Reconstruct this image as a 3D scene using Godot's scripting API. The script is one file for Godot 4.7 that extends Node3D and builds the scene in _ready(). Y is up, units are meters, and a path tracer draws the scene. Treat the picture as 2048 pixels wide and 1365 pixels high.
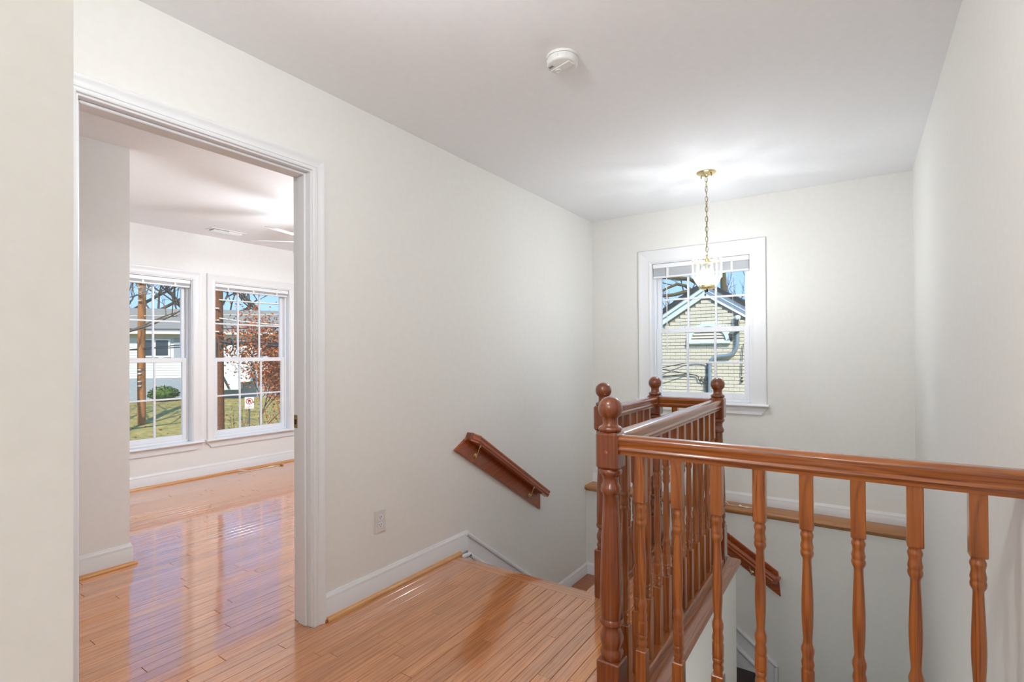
extends Node3D
# A stair landing with oak balustrades, a bedroom beyond a door, and the street outside.
# Places are written as P(x, y, d): x to the right along the far wall, y up from the upper floor, d away from the camera along the left wall.

const XL := -2.038      # hall face of the left wall
const XLB := -2.165     # bedroom face of the same wall
const XR := 0.31        # right wall
const DF := 4.355       # upper far wall
const DLOW := 4.2       # lower far wall
const CEIL := 2.44
const XW := -5.47       # bedroom window wall
const RAILX := -0.69    # rail on the void side
const RAILX0 := -1.065  # rail on the stair side
const DN := 1.61        # near rail
const DE := 3.19        # end rail
const LANTERN := 0.54    # lamp energies
const UNSEEN_HALL := 0.55  # unseen globe, placed to light the hall walls and ceiling
const FAN := 0.95
const UNSEEN_ENTRY := 0.95  # unseen bedroom globe, placed to light the closet wall
const UNSEEN_CORRIDOR := 0.6  # unseen globe behind the camera, placed to light the near wall
const UNSEEN_SCONCE := 0.10  # unseen wall light, placed to brighten the stairwell void

var M := {}
var used := {}
var rng := RandomNumberGenerator.new()


func P(x: float, y: float, d: float) -> Vector3:
	return Vector3(x, y, -d)


# ---------------------------------------------------------------- mesh builder
class Geo:
	var v := PackedVector3Array()
	var n := PackedVector3Array()
	var t := PackedVector2Array()
	var c := PackedColorArray()
	var grain := 1
	var off := Vector2.ZERO
	var tone := Color.WHITE
	var cap_along := false   # grain of the end faces along x

	func uv_of(p: Vector3, nn: Vector3) -> Vector2:
		var a := nn.abs()
		var g := grain
		var o1 := (g + 1) % 3
		var o2 := (g + 2) % 3
		if a[g] > a[o1] and a[g] > a[o2]:
			return Vector2(p[o1], p[o2] * 0.25) + off
		var across := p[o2] if a[o1] > a[o2] else p[o1]
		return Vector2(across, p[g]) + off

	func tri(a: Vector3, b: Vector3, d: Vector3, na: Vector3, nb: Vector3, nd: Vector3, uvs := PackedVector2Array()) -> void:
		var ua: Vector2
		var ub: Vector2
		var ud: Vector2
		if uvs.size() == 3:
			ua = uvs[0]
			ub = uvs[1]
			ud = uvs[2]
		else:
			var nm := (na + nb + nd)
			ua = uv_of(a, nm)
			ub = uv_of(b, nm)
			ud = uv_of(d, nm)
		if (b - a).cross(d - a).dot(na + nb + nd) > 0.0:
			v.append_array([a, d, b])
			n.append_array([na, nd, nb])
			t.append_array([ua, ud, ub])
		else:
			v.append_array([a, b, d])
			n.append_array([na, nb, nd])
			t.append_array([ua, ub, ud])
		c.append_array([tone, tone, tone])

	func quad(a: Vector3, b: Vector3, d: Vector3, e: Vector3, nn: Vector3) -> void:
		tri(a, b, d, nn, nn, nn)
		tri(a, d, e, nn, nn, nn)

	func box(ctr: Vector3, size: Vector3, bevel := 0.0) -> void:
		var h := size * 0.5
		var bv := minf(bevel, minf(h.x, minf(h.y, h.z)) * 0.9)
		for ax in 3:
			var b1 := (ax + 1) % 3
			var b2 := (ax + 2) % 3
			for s in [-1.0, 1.0]:
				var q := []
				for k in [[-1, -1], [1, -1], [1, 1], [-1, 1]]:
					var p := Vector3.ZERO
					p[ax] = s * h[ax]
					p[b1] = k[0] * (h[b1] - bv)
					p[b2] = k[1] * (h[b2] - bv)
					q.append(ctr + p)
				var nn := Vector3.ZERO
				nn[ax] = s
				quad(q[0], q[1], q[2], q[3], nn)
		if bv <= 0.0:
			return
		for ax in 3:   # the edges that run along ax
			var b1 := (ax + 1) % 3
			var b2 := (ax + 2) % 3
			for s1 in [-1.0, 1.0]:
				for s2 in [-1.0, 1.0]:
					var q := []
					for k in [[0, -1], [0, 1], [1, 1], [1, -1]]:
						var p := Vector3.ZERO
						p[ax] = k[1] * (h[ax] - bv)
						p[b1] = s1 * (h[b1] - (bv if k[0] == 1 else 0.0))
						p[b2] = s2 * (h[b2] - (bv if k[0] == 0 else 0.0))
						q.append(ctr + p)
					var nn := Vector3.ZERO
					nn[b1] = s1
					nn[b2] = s2
					quad(q[0], q[1], q[2], q[3], nn.normalized())
		for sx in [-1.0, 1.0]:
			for sy in [-1.0, 1.0]:
				for sz in [-1.0, 1.0]:
					var s := Vector3(sx, sy, sz)
					var q := []
					for ax in 3:
						var p := Vector3.ZERO
						for k in 3:
							p[k] = s[k] * (h[k] - (0.0 if k == ax else bv))
						q.append(ctr + p)
					var nn := s.normalized()
					tri(q[0], q[1], q[2], nn, nn, nn)

	func span(a: Vector3, b: Vector3, bevel := 0.0) -> void:
		box((a + b) * 0.5, (b - a).abs(), bevel)

	# profile of Vector2(radius, y), turned about y
	func lathe(prof: Array, segs: int, xf := Transform3D.IDENTITY, cap := true) -> void:
		var m := prof.size()
		var rr := 0.0
		for p in prof:
			rr = maxf(rr, p.x)
		var sn := []
		for i in m - 1:
			var e: Vector2 = prof[i + 1] - prof[i]
			sn.append(Vector2(e.y, -e.x).normalized())
		var down: bool = prof[m - 1].y < prof[0].y
		for i in m - 1:
			if down:
				sn[i] = -sn[i]
		var run := 0.0
		for i in m - 1:
			var p0: Vector2 = prof[i]
			var p1: Vector2 = prof[i + 1]
			if (p1 - p0).length() < 1e-6:
				continue
			var n0: Vector2 = sn[i]
			var n1: Vector2 = sn[i]
			if i > 0 and n0.dot(sn[i - 1]) > 0.6:
				n0 = (n0 + sn[i - 1]).normalized()
			if i < m - 2 and n1.dot(sn[i + 1]) > 0.6:
				n1 = (n1 + sn[i + 1]).normalized()
			for k in segs:
				var a0 := TAU * k / segs
				var a1 := TAU * (k + 1) / segs
				var c0 := Vector3(cos(a0), 0, sin(a0))
				var c1 := Vector3(cos(a1), 0, sin(a1))
				var q := [c0 * p0.x + Vector3(0, p0.y, 0), c1 * p0.x + Vector3(0, p0.y, 0), c1 * p1.x + Vector3(0, p1.y, 0), c0 * p1.x + Vector3(0, p1.y, 0)]
				var w := [c0 * n0.x + Vector3(0, n0.y, 0), c1 * n0.x + Vector3(0, n0.y, 0), c1 * n1.x + Vector3(0, n1.y, 0), c0 * n1.x + Vector3(0, n1.y, 0)]
				var u := [Vector2(a0 * rr, p0.y) + off, Vector2(a1 * rr, p0.y) + off, Vector2(a1 * rr, p1.y) + off, Vector2(a0 * rr, p1.y) + off]
				for z in 4:
					q[z] = xf * q[z]
					w[z] = xf.basis * w[z]
				if p0.x > 1e-5:
					tri(q[0], q[1], q[2], w[0], w[1], w[2], PackedVector2Array([u[0], u[1], u[2]]))
				if p1.x > 1e-5:
					tri(q[0], q[2], q[3], w[0], w[2], w[3], PackedVector2Array([u[0], u[2], u[3]]))
			run += (p1 - p0).length()
		if cap:
			for e in [0, m - 1]:
				var pe: Vector2 = prof[e]
				if pe.x > 1e-4:
					var up := (1.0 if (e == 0) == down else -1.0)
					var nn := xf.basis * Vector3(0, up, 0)
					for k in segs:
						var a0 := TAU * k / segs
						var a1 := TAU * (k + 1) / segs
						tri(xf * Vector3(0, pe.y, 0), xf * Vector3(cos(a0) * pe.x, pe.y, sin(a0) * pe.x), xf * Vector3(cos(a1) * pe.x, pe.y, sin(a1) * pe.x), nn, nn, nn)

	func ball(ctr: Vector3, r: float, segs := 12, squash := Vector3.ONE) -> void:
		var prof := []
		var rings := maxi(4, segs / 2)
		for i in rings + 1:
			var a := PI * i / rings
			prof.append(Vector2(sin(a) * r, cos(a) * r))
		lathe(prof, segs, Transform3D(Basis.from_scale(squash), ctr), false)

	# closed profile in the x, y of xf, swept along its z from l0 to l1; k0, k1 slant the ends (mitres)
	func ext(prof: PackedVector2Array, xf: Transform3D, l0: float, l1: float, k0 := Vector2.ZERO, k1 := Vector2.ZERO, crease := 0.7) -> void:
		var m := prof.size()
		var area := 0.0
		for i in m:
			area += prof[i].cross(prof[(i + 1) % m])
		var sgn := 1.0 if area > 0.0 else -1.0
		var en := []
		for i in m:
			var e := prof[(i + 1) % m] - prof[i]
			en.append(Vector2(e.y, -e.x).normalized() * sgn)
		var run := 0.0
		for i in m:
			var a := prof[i]
			var b := prof[(i + 1) % m]
			var na: Vector2 = en[i]
			var nb: Vector2 = en[i]
			var pv: Vector2 = en[(i + m - 1) % m]
			var nx: Vector2 = en[(i + 1) % m]
			if na.dot(pv) > crease:
				na = (na + pv).normalized()
			if nb.dot(nx) > crease:
				nb = (nb + nx).normalized()
			var za0 := l0 + k0.dot(a)
			var zb0 := l0 + k0.dot(b)
			var za1 := l1 + k1.dot(a)
			var zb1 := l1 + k1.dot(b)
			var q := [Vector3(a.x, a.y, za0), Vector3(b.x, b.y, zb0), Vector3(b.x, b.y, zb1), Vector3(a.x, a.y, za1)]
			var wa := xf.basis * Vector3(na.x, na.y, 0)
			var wb := xf.basis * Vector3(nb.x, nb.y, 0)
			var e2 := run + (b - a).length()
			var u := [Vector2(run, za0) + off, Vector2(e2, zb0) + off, Vector2(e2, zb1) + off, Vector2(run, za1) + off]
			for z in 4:
				q[z] = xf * q[z]
			tri(q[0], q[1], q[2], wa, wb, wb, PackedVector2Array([u[0], u[1], u[2]]))
			tri(q[0], q[2], q[3], wa, wb, wa, PackedVector2Array([u[0], u[2], u[3]]))
			run = e2
		var idx := Geometry2D.triangulate_polygon(prof)
		for e in 2:
			var nn := xf.basis * Vector3(0, 0, -1.0 if e == 0 else 1.0)
			for i in range(0, idx.size(), 3):
				var w := []
				var u := PackedVector2Array()
				for k in 3:
					var p := prof[idx[i + k]]
					w.append(xf * Vector3(p.x, p.y, (l0 + k0.dot(p)) if e == 0 else (l1 + k1.dot(p))))
					u.append((Vector2(p.y - p.x * 0.2, p.x) if cap_along else p * Vector2(1, 0.25)) + off)
				tri(w[0], w[1], w[2], nn, nn, nn, u)

	func tube(pts: Array, rad: Array, sides := 6, closed := false) -> void:
		var m := pts.size()
		var ref := Vector3.UP
		var rings := []
		var dirs := []
		for i in m:
			var d: Vector3
			if closed:
				d = pts[(i + 1) % m] - pts[(i + m - 1) % m]
			elif i == 0:
				d = pts[1] - pts[0]
			elif i == m - 1:
				d = pts[m - 1] - pts[m - 2]
			else:
				d = (pts[i + 1] - pts[i]).normalized() + (pts[i] - pts[i - 1]).normalized()
			d = d.normalized()
			if i == 0:
				ref = Vector3.RIGHT if absf(d.y) > 0.9 else Vector3.UP
				ref = (ref - d * ref.dot(d)).normalized()
			else:
				ref = (ref - d * ref.dot(d)).normalized()
			var o := ref.cross(d)
			var r: float = rad[mini(i, rad.size() - 1)]
			var ring := []
			var ns := []
			for k in sides:
				var a := TAU * k / sides
				var nn := ref * cos(a) + o * sin(a)
				ring.append(pts[i] + nn * r)
				ns.append(nn)
			rings.append(ring)
			dirs.append(ns)
		var run := 0.0
		for i in (m if closed else m - 1):
			var j := (i + 1) % m
			var seg: float = (pts[j] - pts[i]).length()
			var rr: float = rad[mini(i, rad.size() - 1)]
			for k in sides:
				var l := (k + 1) % sides
				var u0 := TAU * k / sides * rr
				var u1 := TAU * (k + 1) / sides * rr
				tri(rings[i][k], rings[i][l], rings[j][l], dirs[i][k], dirs[i][l], dirs[j][l], PackedVector2Array([Vector2(u0, run) + off, Vector2(u1, run) + off, Vector2(u1, run + seg) + off]))
				tri(rings[i][k], rings[j][l], rings[j][k], dirs[i][k], dirs[j][l], dirs[j][k], PackedVector2Array([Vector2(u0, run) + off, Vector2(u1, run + seg) + off, Vector2(u0, run + seg) + off]))
			run += seg
		if not closed:
			for e in [0, m - 1]:
				var d: Vector3 = (pts[0] - pts[1]) if e == 0 else (pts[m - 1] - pts[m - 2])
				d = d.normalized()
				for k in sides:
					tri(pts[e], rings[e][k], rings[e][(k + 1) % sides], d, d, d)

	func mesh(mat: Material) -> ArrayMesh:
		var a := []
		a.resize(Mesh.ARRAY_MAX)
		a[Mesh.ARRAY_VERTEX] = v
		a[Mesh.ARRAY_NORMAL] = n
		a[Mesh.ARRAY_TEX_UV] = t
		a[Mesh.ARRAY_COLOR] = c
		var am := ArrayMesh.new()
		am.add_surface_from_arrays(Mesh.PRIMITIVE_TRIANGLES, a)
		am.surface_set_material(0, mat)
		return am


# ---------------------------------------------------------------- naming and adding
func numbered(called: String) -> String:
	if not used.has(called):
		used[called] = 0
		return called
	used[called] += 1
	return "%s_%03d" % [called, used[called]]


func put(called: String, g: Geo, mat: Material, parent: Node3D) -> MeshInstance3D:
	var o := MeshInstance3D.new()
	o.name = called
	o.mesh = g.mesh(mat)
	parent.add_child(o, true)
	return o


func tag(o: Node3D, label: String, category := "", group := "", kind := "") -> void:
	o.set_meta("label", label)
	if category:
		o.set_meta("category", category)
	if group:
		o.set_meta("group", group)
	if kind:
		o.set_meta("kind", kind)


func thing(called: String, label: String, category: String, at := Vector3.ZERO, turn := 0.0, group := "") -> Node3D:
	var o := Node3D.new()
	o.name = numbered(called)
	o.position = at
	o.rotation.y = turn
	add_child(o)
	tag(o, label, category, group)
	return o


func structure(called: String, g: Geo, mat: Material, label: String, at := Vector3.ZERO) -> MeshInstance3D:
	var o := MeshInstance3D.new()
	o.name = numbered(called)
	if g:
		o.mesh = g.mesh(mat)
	o.position = at
	add_child(o)
	tag(o, label, "", "", "structure")
	return o


func shell(called: String, label: String, at := Vector3.ZERO, turn := 0.0) -> Node3D:
	var o := Node3D.new()
	o.name = numbered(called)
	o.position = at
	o.rotation.y = turn
	add_child(o)
	tag(o, label, "", "", "structure")
	return o


func axes(x: Vector3, y: Vector3, z: Vector3, o: Vector3) -> Transform3D:
	return Transform3D(Basis(x, y, z), o)


func poly(a: Array) -> PackedVector2Array:
	var p := PackedVector2Array()
	for i in range(0, a.size(), 2):
		p.append(Vector2(a[i], a[i + 1]))
	return p


# ---------------------------------------------------------------- materials
func plain(r: float, g: float, b: float, rough: float, metal := 0.0, spec := 0.5) -> StandardMaterial3D:
	var m := StandardMaterial3D.new()
	m.albedo_color = Color8(int(r), int(g), int(b))
	m.roughness = rough
	m.metallic = metal
	m.metallic_specular = spec
	return m


func seamless(seed_: int, freq: float, w: int, h: int, oct := 3) -> Image:
	var f := FastNoiseLite.new()
	f.seed = seed_
	f.noise_type = FastNoiseLite.TYPE_SIMPLEX_SMOOTH
	f.frequency = freq
	f.fractal_octaves = oct
	return f.get_seamless_image(w, h)


# grain runs along v; light springwood at 1, dark summerwood and pores below
func wood_tex(seed_: int, bands: float, warp: float, depth: float, pores: float) -> ImageTexture:
	var w := 512
	var h := 512
	var a := seamless(seed_, 0.006, w, 256, 2)
	a.resize(w, h, Image.INTERPOLATE_CUBIC)
	var b := seamless(seed_ + 1, 0.09, w, 64, 2)
	b.resize(w, h, Image.INTERPOLATE_CUBIC)
	var c := seamless(seed_ + 2, 0.02, w, 64, 2)
	c.resize(w, h, Image.INTERPOLATE_CUBIC)
	var pa := a.get_data()
	var pb := b.get_data()
	var pc := c.get_data()
	var out := PackedByteArray()
	out.resize(w * h * 3)
	for y in h:
		for x in w:
			var i := y * w + x
			var na := pa[i] / 255.0
			var nb := pb[i] / 255.0
			var nc := pc[i] / 255.0
			var s := 0.5 + 0.5 * sin(TAU * (bands * x / w + warp * na + 0.15 * nb))
			s = s * s
			var p := clampf((nb - 0.55) * 5.0, 0.0, 1.0) * (0.4 + 0.6 * s)
			var k := clampf(depth * s + pores * p + 0.30 * (nc - 0.5) + 0.06, 0.0, 1.0)
			out[i * 3] = int(255.0 * (1.0 - 0.42 * k))
			out[i * 3 + 1] = int(255.0 * (1.0 - 0.56 * k))
			out[i * 3 + 2] = int(255.0 * (1.0 - 0.66 * k))
	return ImageTexture.create_from_image(Image.create_from_data(w, h, false, Image.FORMAT_RGB8, out))


func wood(r: int, g: int, b: int, tex: Texture2D, rough: float, coat: float, coat_rough: float, spec := 0.5) -> StandardMaterial3D:
	var m := plain(r, g, b, rough, 0.0, spec)
	m.albedo_texture = tex
	m.uv1_scale = Vector3(1.0 / 0.22, 1.0 / 1.3, 1)
	m.vertex_color_use_as_albedo = true
	if coat > 0.0:
		m.clearcoat_enabled = true
		m.clearcoat = coat
		m.clearcoat_roughness = coat_rough
	return m


# speckled by noise between two colours, over all three planes
func mottled(lo: Color, hi: Color, freq: float, scale: float, rough: float, relief := 0.0, seed_ := 7) -> StandardMaterial3D:
	var m := StandardMaterial3D.new()
	var t := NoiseTexture2D.new()
	t.width = 512
	t.height = 512
	t.seamless = true
	var f := FastNoiseLite.new()
	f.seed = seed_
	f.frequency = freq
	f.fractal_octaves = 4
	t.noise = f
	var ramp := Gradient.new()
	ramp.set_color(0, lo)
	ramp.set_color(1, hi)
	t.color_ramp = ramp
	m.albedo_texture = t
	m.uv1_triplanar = true
	m.uv1_world_triplanar = true
	m.uv1_scale = Vector3.ONE * scale
	m.roughness = rough
	if relief > 0.0:
		var b := NoiseTexture2D.new()
		b.width = 512
		b.height = 512
		b.seamless = true
		b.noise = f
		m.heightmap_enabled = true
		m.heightmap_texture = b
		m.heightmap_scale = relief
	return m


func glass(alpha: float) -> StandardMaterial3D:
	var m := StandardMaterial3D.new()
	m.albedo_color = Color(0.95, 0.98, 0.97, alpha)
	m.transparency = BaseMaterial3D.TRANSPARENCY_ALPHA
	m.roughness = 0.02
	return m


func glow(c: Color, energy: float) -> StandardMaterial3D:
	var m := plain(250, 245, 235, 0.4)
	m.emission_enabled = true
	m.emission = c
	m.emission_energy_multiplier = energy
	return m


func materials() -> void:
	var oak := wood_tex(11, 10.0, 2.2, 0.36, 0.42)
	var oak_fine := wood_tex(31, 13.0, 1.6, 0.18, 0.30)
	M.wall = mottled(Color8(237, 235, 229), Color8(240, 238, 233), 0.02, 2.0, 0.75)
	M.wall_bedroom = mottled(Color8(241, 240, 238), Color8(244, 243, 241), 0.02, 2.0, 0.75)
	M.ceiling = mottled(Color8(244, 244, 245), Color8(247, 247, 248), 0.02, 2.0, 0.85)
	M.trim = plain(238, 238, 239, 0.34)
	M.vinyl = plain(242, 243, 246, 0.3)
	M.plate = plain(226, 220, 216, 0.4)
	M.plastic = plain(232, 231, 227, 0.4)
	M.dark = plain(22, 20, 18, 0.6)
	M.floor = wood(217, 146, 93, oak_fine, 0.16, 1.0, 0.06, 0.7)
	M.rail = wood(166, 94, 35, oak, 0.28, 0.8, 0.12)
	M.newel = wood(134, 66, 26, oak_fine, 0.26, 0.9, 0.10)
	M.board = wood(170, 80, 32, oak_fine, 0.24, 0.9, 0.12)
	M.round = wood(222, 166, 106, oak_fine, 0.35, 0.4, 0.2)
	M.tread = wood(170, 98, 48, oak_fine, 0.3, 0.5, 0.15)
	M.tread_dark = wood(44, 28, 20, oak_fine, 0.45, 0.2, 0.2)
	M.ledge = wood(186, 128, 72, oak_fine, 0.32, 0.5, 0.15)
	M.brass = plain(222, 204, 152, 0.2, 1.0)
	M.brass_old = plain(168, 146, 104, 0.3, 1.0)
	M.cord = plain(235, 228, 208, 0.7)
	M.pane = glass(0.03)
	M.pane.metallic_specular = 0.06
	M.crystal = glass(0.02)
	M.crystal.albedo_color = Color(0.2, 0.21, 0.21, 0.01)
	M.bevel = glass(0.05)
	M.bulb = glow(Color8(255, 250, 242), 3.0)
	M.dome = glow(Color8(255, 246, 232), 2.5)
	# outside
	M.cream = mottled(Color8(208, 204, 184), Color8(222, 219, 202), 0.05, 1.0, 0.8)
	M.shaded_mortar = plain(150, 146, 128, 0.9)  # joints share the cream paint; their shade is put into this colour
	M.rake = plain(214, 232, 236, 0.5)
	M.rake_lit = plain(232, 238, 246, 0.5)  # lighter copy for the right slope, its light put into the colour
	M.shingle = mottled(Color8(36, 38, 42), Color8(62, 64, 68), 0.2, 1.0, 0.9)
	M.conduit = plain(138, 158, 172, 0.45, 0.3)
	M.iron = plain(54, 52, 48, 0.7)
	M.wire = plain(50, 50, 52, 0.6)
	M.bark = mottled(Color8(70, 62, 52), Color8(122, 108, 92), 0.09, 1.2, 0.95)
	M.moss = mottled(Color8(58, 50, 36), Color8(118, 112, 68), 0.05, 2.0, 0.95)
	M.pole = mottled(Color8(120, 78, 42), Color8(196, 136, 80), 0.06, 0.6, 0.9)
	M.pole_dark = mottled(Color8(78, 50, 34), Color8(152, 92, 52), 0.06, 0.6, 0.9)
	M.siding = plain(208, 220, 222, 0.6)
	M.block = mottled(Color8(140, 154, 164), Color8(162, 174, 182), 0.03, 0.6, 0.9)
	M.roof_far = mottled(Color8(120, 122, 116), Color8(150, 150, 142), 0.12, 0.5, 0.95)
	M.grass = mottled(Color8(116, 118, 58), Color8(184, 162, 100), 0.014, 0.35, 1.0)
	M.green_leaf = plain(92, 128, 48, 0.8)
	M.green_leaf.vertex_color_use_as_albedo = true
	M.bush = plain(66, 96, 36, 0.9)
	M.white_out = plain(236, 240, 240, 0.5)
	M.window_dark = plain(50, 62, 74, 0.08)
	M.chimney = plain(206, 170, 150, 0.9)
	M.soffit = plain(206, 204, 190, 0.8)
	var lf := plain(190, 126, 80, 0.8)
	lf.vertex_color_use_as_albedo = true
	lf.backlight_enabled = true
	lf.backlight = Color(0.35, 0.2, 0.1)
	M.leaf = lf
	M.red = plain(196, 40, 44, 0.5)
	M.black = plain(30, 30, 30, 0.5)
	M.post = plain(84, 90, 92, 0.6, 0.4)


# ---------------------------------------------------------------- the scene
func _ready() -> void:
	rng.seed = 20
	# camera: level lens turned 34 degrees to the left, shifted up a little
	var yaw := 0.593358
	var pitch := 0.006855
	var roll := -0.005316
	var f := Vector3(-sin(yaw) * cos(pitch), sin(pitch), -cos(yaw) * cos(pitch))
	var r0 := Vector3(cos(yaw), 0, -sin(yaw))
	var u0 := r0.cross(f)
	var r1 := r0 * cos(roll) + u0 * sin(roll)
	var u1 := u0 * cos(roll) - r0 * sin(roll)
	var cam := Camera3D.new()
	cam.name = "camera"
	cam.projection = Camera3D.PROJECTION_FRUSTUM
	cam.near = 0.05
	cam.far = 400.0
	cam.size = 2.0 * 0.05 * 682.5 / 1026.965
	cam.frustum_offset = Vector2(0, 0.05 * 20.63 / 1026.965)
	cam.transform = Transform3D(Basis(r1, u1, -f), Vector3(0, 1.2157, 0))
	add_child(cam)
	cam.current = true

	# sky and exposure
	var sky_mat := ProceduralSkyMaterial.new()
	sky_mat.sky_top_color = Color8(96, 154, 222)
	sky_mat.sky_horizon_color = Color8(166, 205, 244)
	sky_mat.sky_curve = 0.25
	sky_mat.ground_horizon_color = Color8(150, 150, 140)
	sky_mat.ground_bottom_color = Color8(110, 106, 96)
	sky_mat.sun_angle_max = 1.0
	var sky := Sky.new()
	sky.sky_material = sky_mat
	var env := Environment.new()
	env.background_mode = Environment.BG_SKY
	env.sky = sky
	env.background_energy_multiplier = 1.55
	env.tonemap_mode = Environment.TONE_MAPPER_LINEAR
	env.tonemap_exposure = 1.0
	env.sdfgi_enabled = true
	env.ssao_enabled = true
	env.ssil_enabled = true
	var we := WorldEnvironment.new()
	we.name = "environment"
	we.environment = env
	add_child(we)

	# winter sun, high behind the camera's right shoulder
	var sun := DirectionalLight3D.new()
	sun.name = "sun"
	sun.light_color = Color(1.0, 0.95, 0.87)
	sun.light_energy = 1.65
	sun.light_angular_distance = 0.6
	sun.shadow_enabled = true
	sun.look_at_from_position(Vector3.ZERO, -Vector3(0.62, 0.80, 0.66), Vector3.UP)
	add_child(sun)

	materials()
	build_shell()
	build_floors()
	build_stairs()
	build_trim()
	build_door()
	for k in 3:   # bedroom windows, 1.05 m apart
		build_window("window_%d" % (k + 2), ["white double-hung bedroom window left of its twin, half hidden by the closet corner", "white double-hung bedroom window with a no-parking sign seen through it", "white double-hung bedroom window behind the door frame"][k], P(XW, 0.375, 2.029 + 1.05 * k), PI / 2, 0.848, 1.61, 0.078, 0.088, ["raised white blind at the top of the bedroom window beside the closet corner", "raised white blind at the top of the bedroom window above the no-parking sign", "raised white blind at the bedroom window behind the door frame"][k], false)
	build_window("window_1", "white double-hung window on the far stairwell wall, a cream gable outside", P(-1.0865, 0.825, DF), 0.0, 0.80, 1.18, 0.108, 0.135, "raised white blind with a hanging wand at the stairwell window", true)
	build_rails()
	build_wall_rails()
	build_lantern()
	build_small_things()
	build_fan()
	build_gable_house()
	build_street()


func wall_box(g: Geo, x0: float, x1: float, y0: float, y1: float, d0: float, d1: float) -> void:
	g.span(P(x0, y0, d0), P(x1, y1, d1))


func build_shell() -> void:
	var g := Geo.new()
	wall_box(g, XLB, XL, -3.0, CEIL, -2.1, 0.558)
	wall_box(g, XLB, XL, 2.064, CEIL, 0.558, 1.424)
	wall_box(g, XLB, XL, -3.0, CEIL, 1.424, 4.5)
	wall_box(g, XLB, XL, -3.0, -0.02, 0.558, 1.424)
	structure("wall_left", g, M.wall, "off-white wall with the bedroom doorway and a short handrail")
	g = Geo.new()
	wall_box(g, XL, 0.46, 0.0, 0.825, DF, 4.5)
	wall_box(g, XL, 0.46, 2.005, CEIL, DF, 4.5)
	wall_box(g, XL, -1.4865, 0.825, 2.005, DF, 4.5)
	wall_box(g, -0.6865, 0.46, 0.825, 2.005, DF, 4.5)
	structure("wall_far", g, M.wall, "off-white far wall around the stairwell window")
	g = Geo.new()
	wall_box(g, XL, 0.46, -3.0, 0.0, DLOW, 4.5)
	structure("wall_far_lower", g, M.wall, "off-white lower stairwell wall under the wooden ledge")
	g = Geo.new()
	wall_box(g, XR, 0.46, -3.0, CEIL, -2.1, DF)
	structure("wall_right", g, M.wall, "off-white right wall beside the stairwell opening")
	g = Geo.new()
	wall_box(g, XL, -0.75, -0.02, CEIL, -2.0, 0.208)
	structure("wall_near", g, M.wall, "shaded near wall corner at the left edge")
	g = Geo.new()
	wall_box(g, -0.75, XR, -0.3, CEIL, -2.1, -2.0)
	structure("wall_back", g, M.wall, "off-white wall behind the camera")
	g = Geo.new()
	wall_box(g, XLB, 0.46, CEIL, 2.62, -2.1, 4.5)
	structure("ceiling", g, M.ceiling, "white hall ceiling with a smoke detector and a lantern")
	# the void and the strip of floor between the two rails
	g = Geo.new()
	wall_box(g, -1.13, -0.60, -3.0, -0.024, 1.68, 3.2)
	structure("wall_stairwell", g, M.wall, "drywall side of the floor strip between the two railings")
	g = Geo.new()
	wall_box(g, XL, -1.13, -3.0, -0.024, 1.2, 2.37)
	wall_box(g, -1.13, XR, -3.0, -0.024, 1.2, 1.68)
	structure("wall_under_landing", g, M.wall, "drywall under the hall floor edge")
	# bedroom
	g = Geo.new()
	var wy0 := 0.375
	var wy1 := 1.985
	wall_box(g, -5.62, XW, -3.0, wy0, -0.9, 5.15)
	wall_box(g, -5.62, XW, wy1, CEIL, -0.9, 5.15)
	var last := -0.9
	for k in 3:
		var c := 2.029 + 1.05 * k
		wall_box(g, -5.62, XW, wy0, wy1, last, c - 0.424)
		last = c + 0.424
	wall_box(g, -5.62, XW, wy0, wy1, last, 5.15)
	structure("wall_window", g, M.wall_bedroom, "white bedroom wall with double-hung windows")
	g = Geo.new()
	wall_box(g, XW, -3.55, 0.0, CEIL, -0.9, 1.245)
	structure("wall_closet", g, M.wall_bedroom, "white closet corner just inside the bedroom")
	g = Geo.new()
	wall_box(g, -3.55, XLB, 0.0, CEIL, -0.9, -0.6)
	structure("wall_bedroom_near", g, M.wall_bedroom, "bedroom wall out of sight on the near side")
	g = Geo.new()
	wall_box(g, XW, XLB, 0.0, CEIL, 5.0, 5.15)
	structure("wall_bedroom_far", g, M.wall_bedroom, "bedroom wall out of sight on the far side")
	g = Geo.new()
	wall_box(g, -5.62, XLB, CEIL, 2.62, -0.9, 5.15)
	structure("ceiling_bedroom", g, M.ceiling, "white bedroom ceiling with a vent and a fan")


func plank(parent: Node3D, x0: float, x1: float, d0: float, d1: float, tilt: float, mat: Material, y := 0.0) -> void:
	var g := Geo.new()
	g.grain = 2
	g.off = Vector2(rng.randf() * 3.0, rng.randf() * 3.0)
	var k := rng.randf_range(0.80, 1.10)
	var w := rng.randf_range(-0.05, 0.05)
	if rng.randf() < 0.06:
		g.tone = Color(1.02, 0.90, 0.52)
	else:
		g.tone = Color(k, k * (1.0 - 0.6 * w), k * (1.0 - 1.6 * w))
	g.box(Vector3.ZERO, Vector3(x1 - x0 - 0.0014, 0.018, d1 - d0 - 0.0014), 0.0011)
	var o := put("plank", g, mat, parent)
	o.position = P((x0 + x1) * 0.5, y - 0.009, (d0 + d1) * 0.5)
	o.rotation.z = rng.randf_range(-tilt, tilt)


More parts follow.
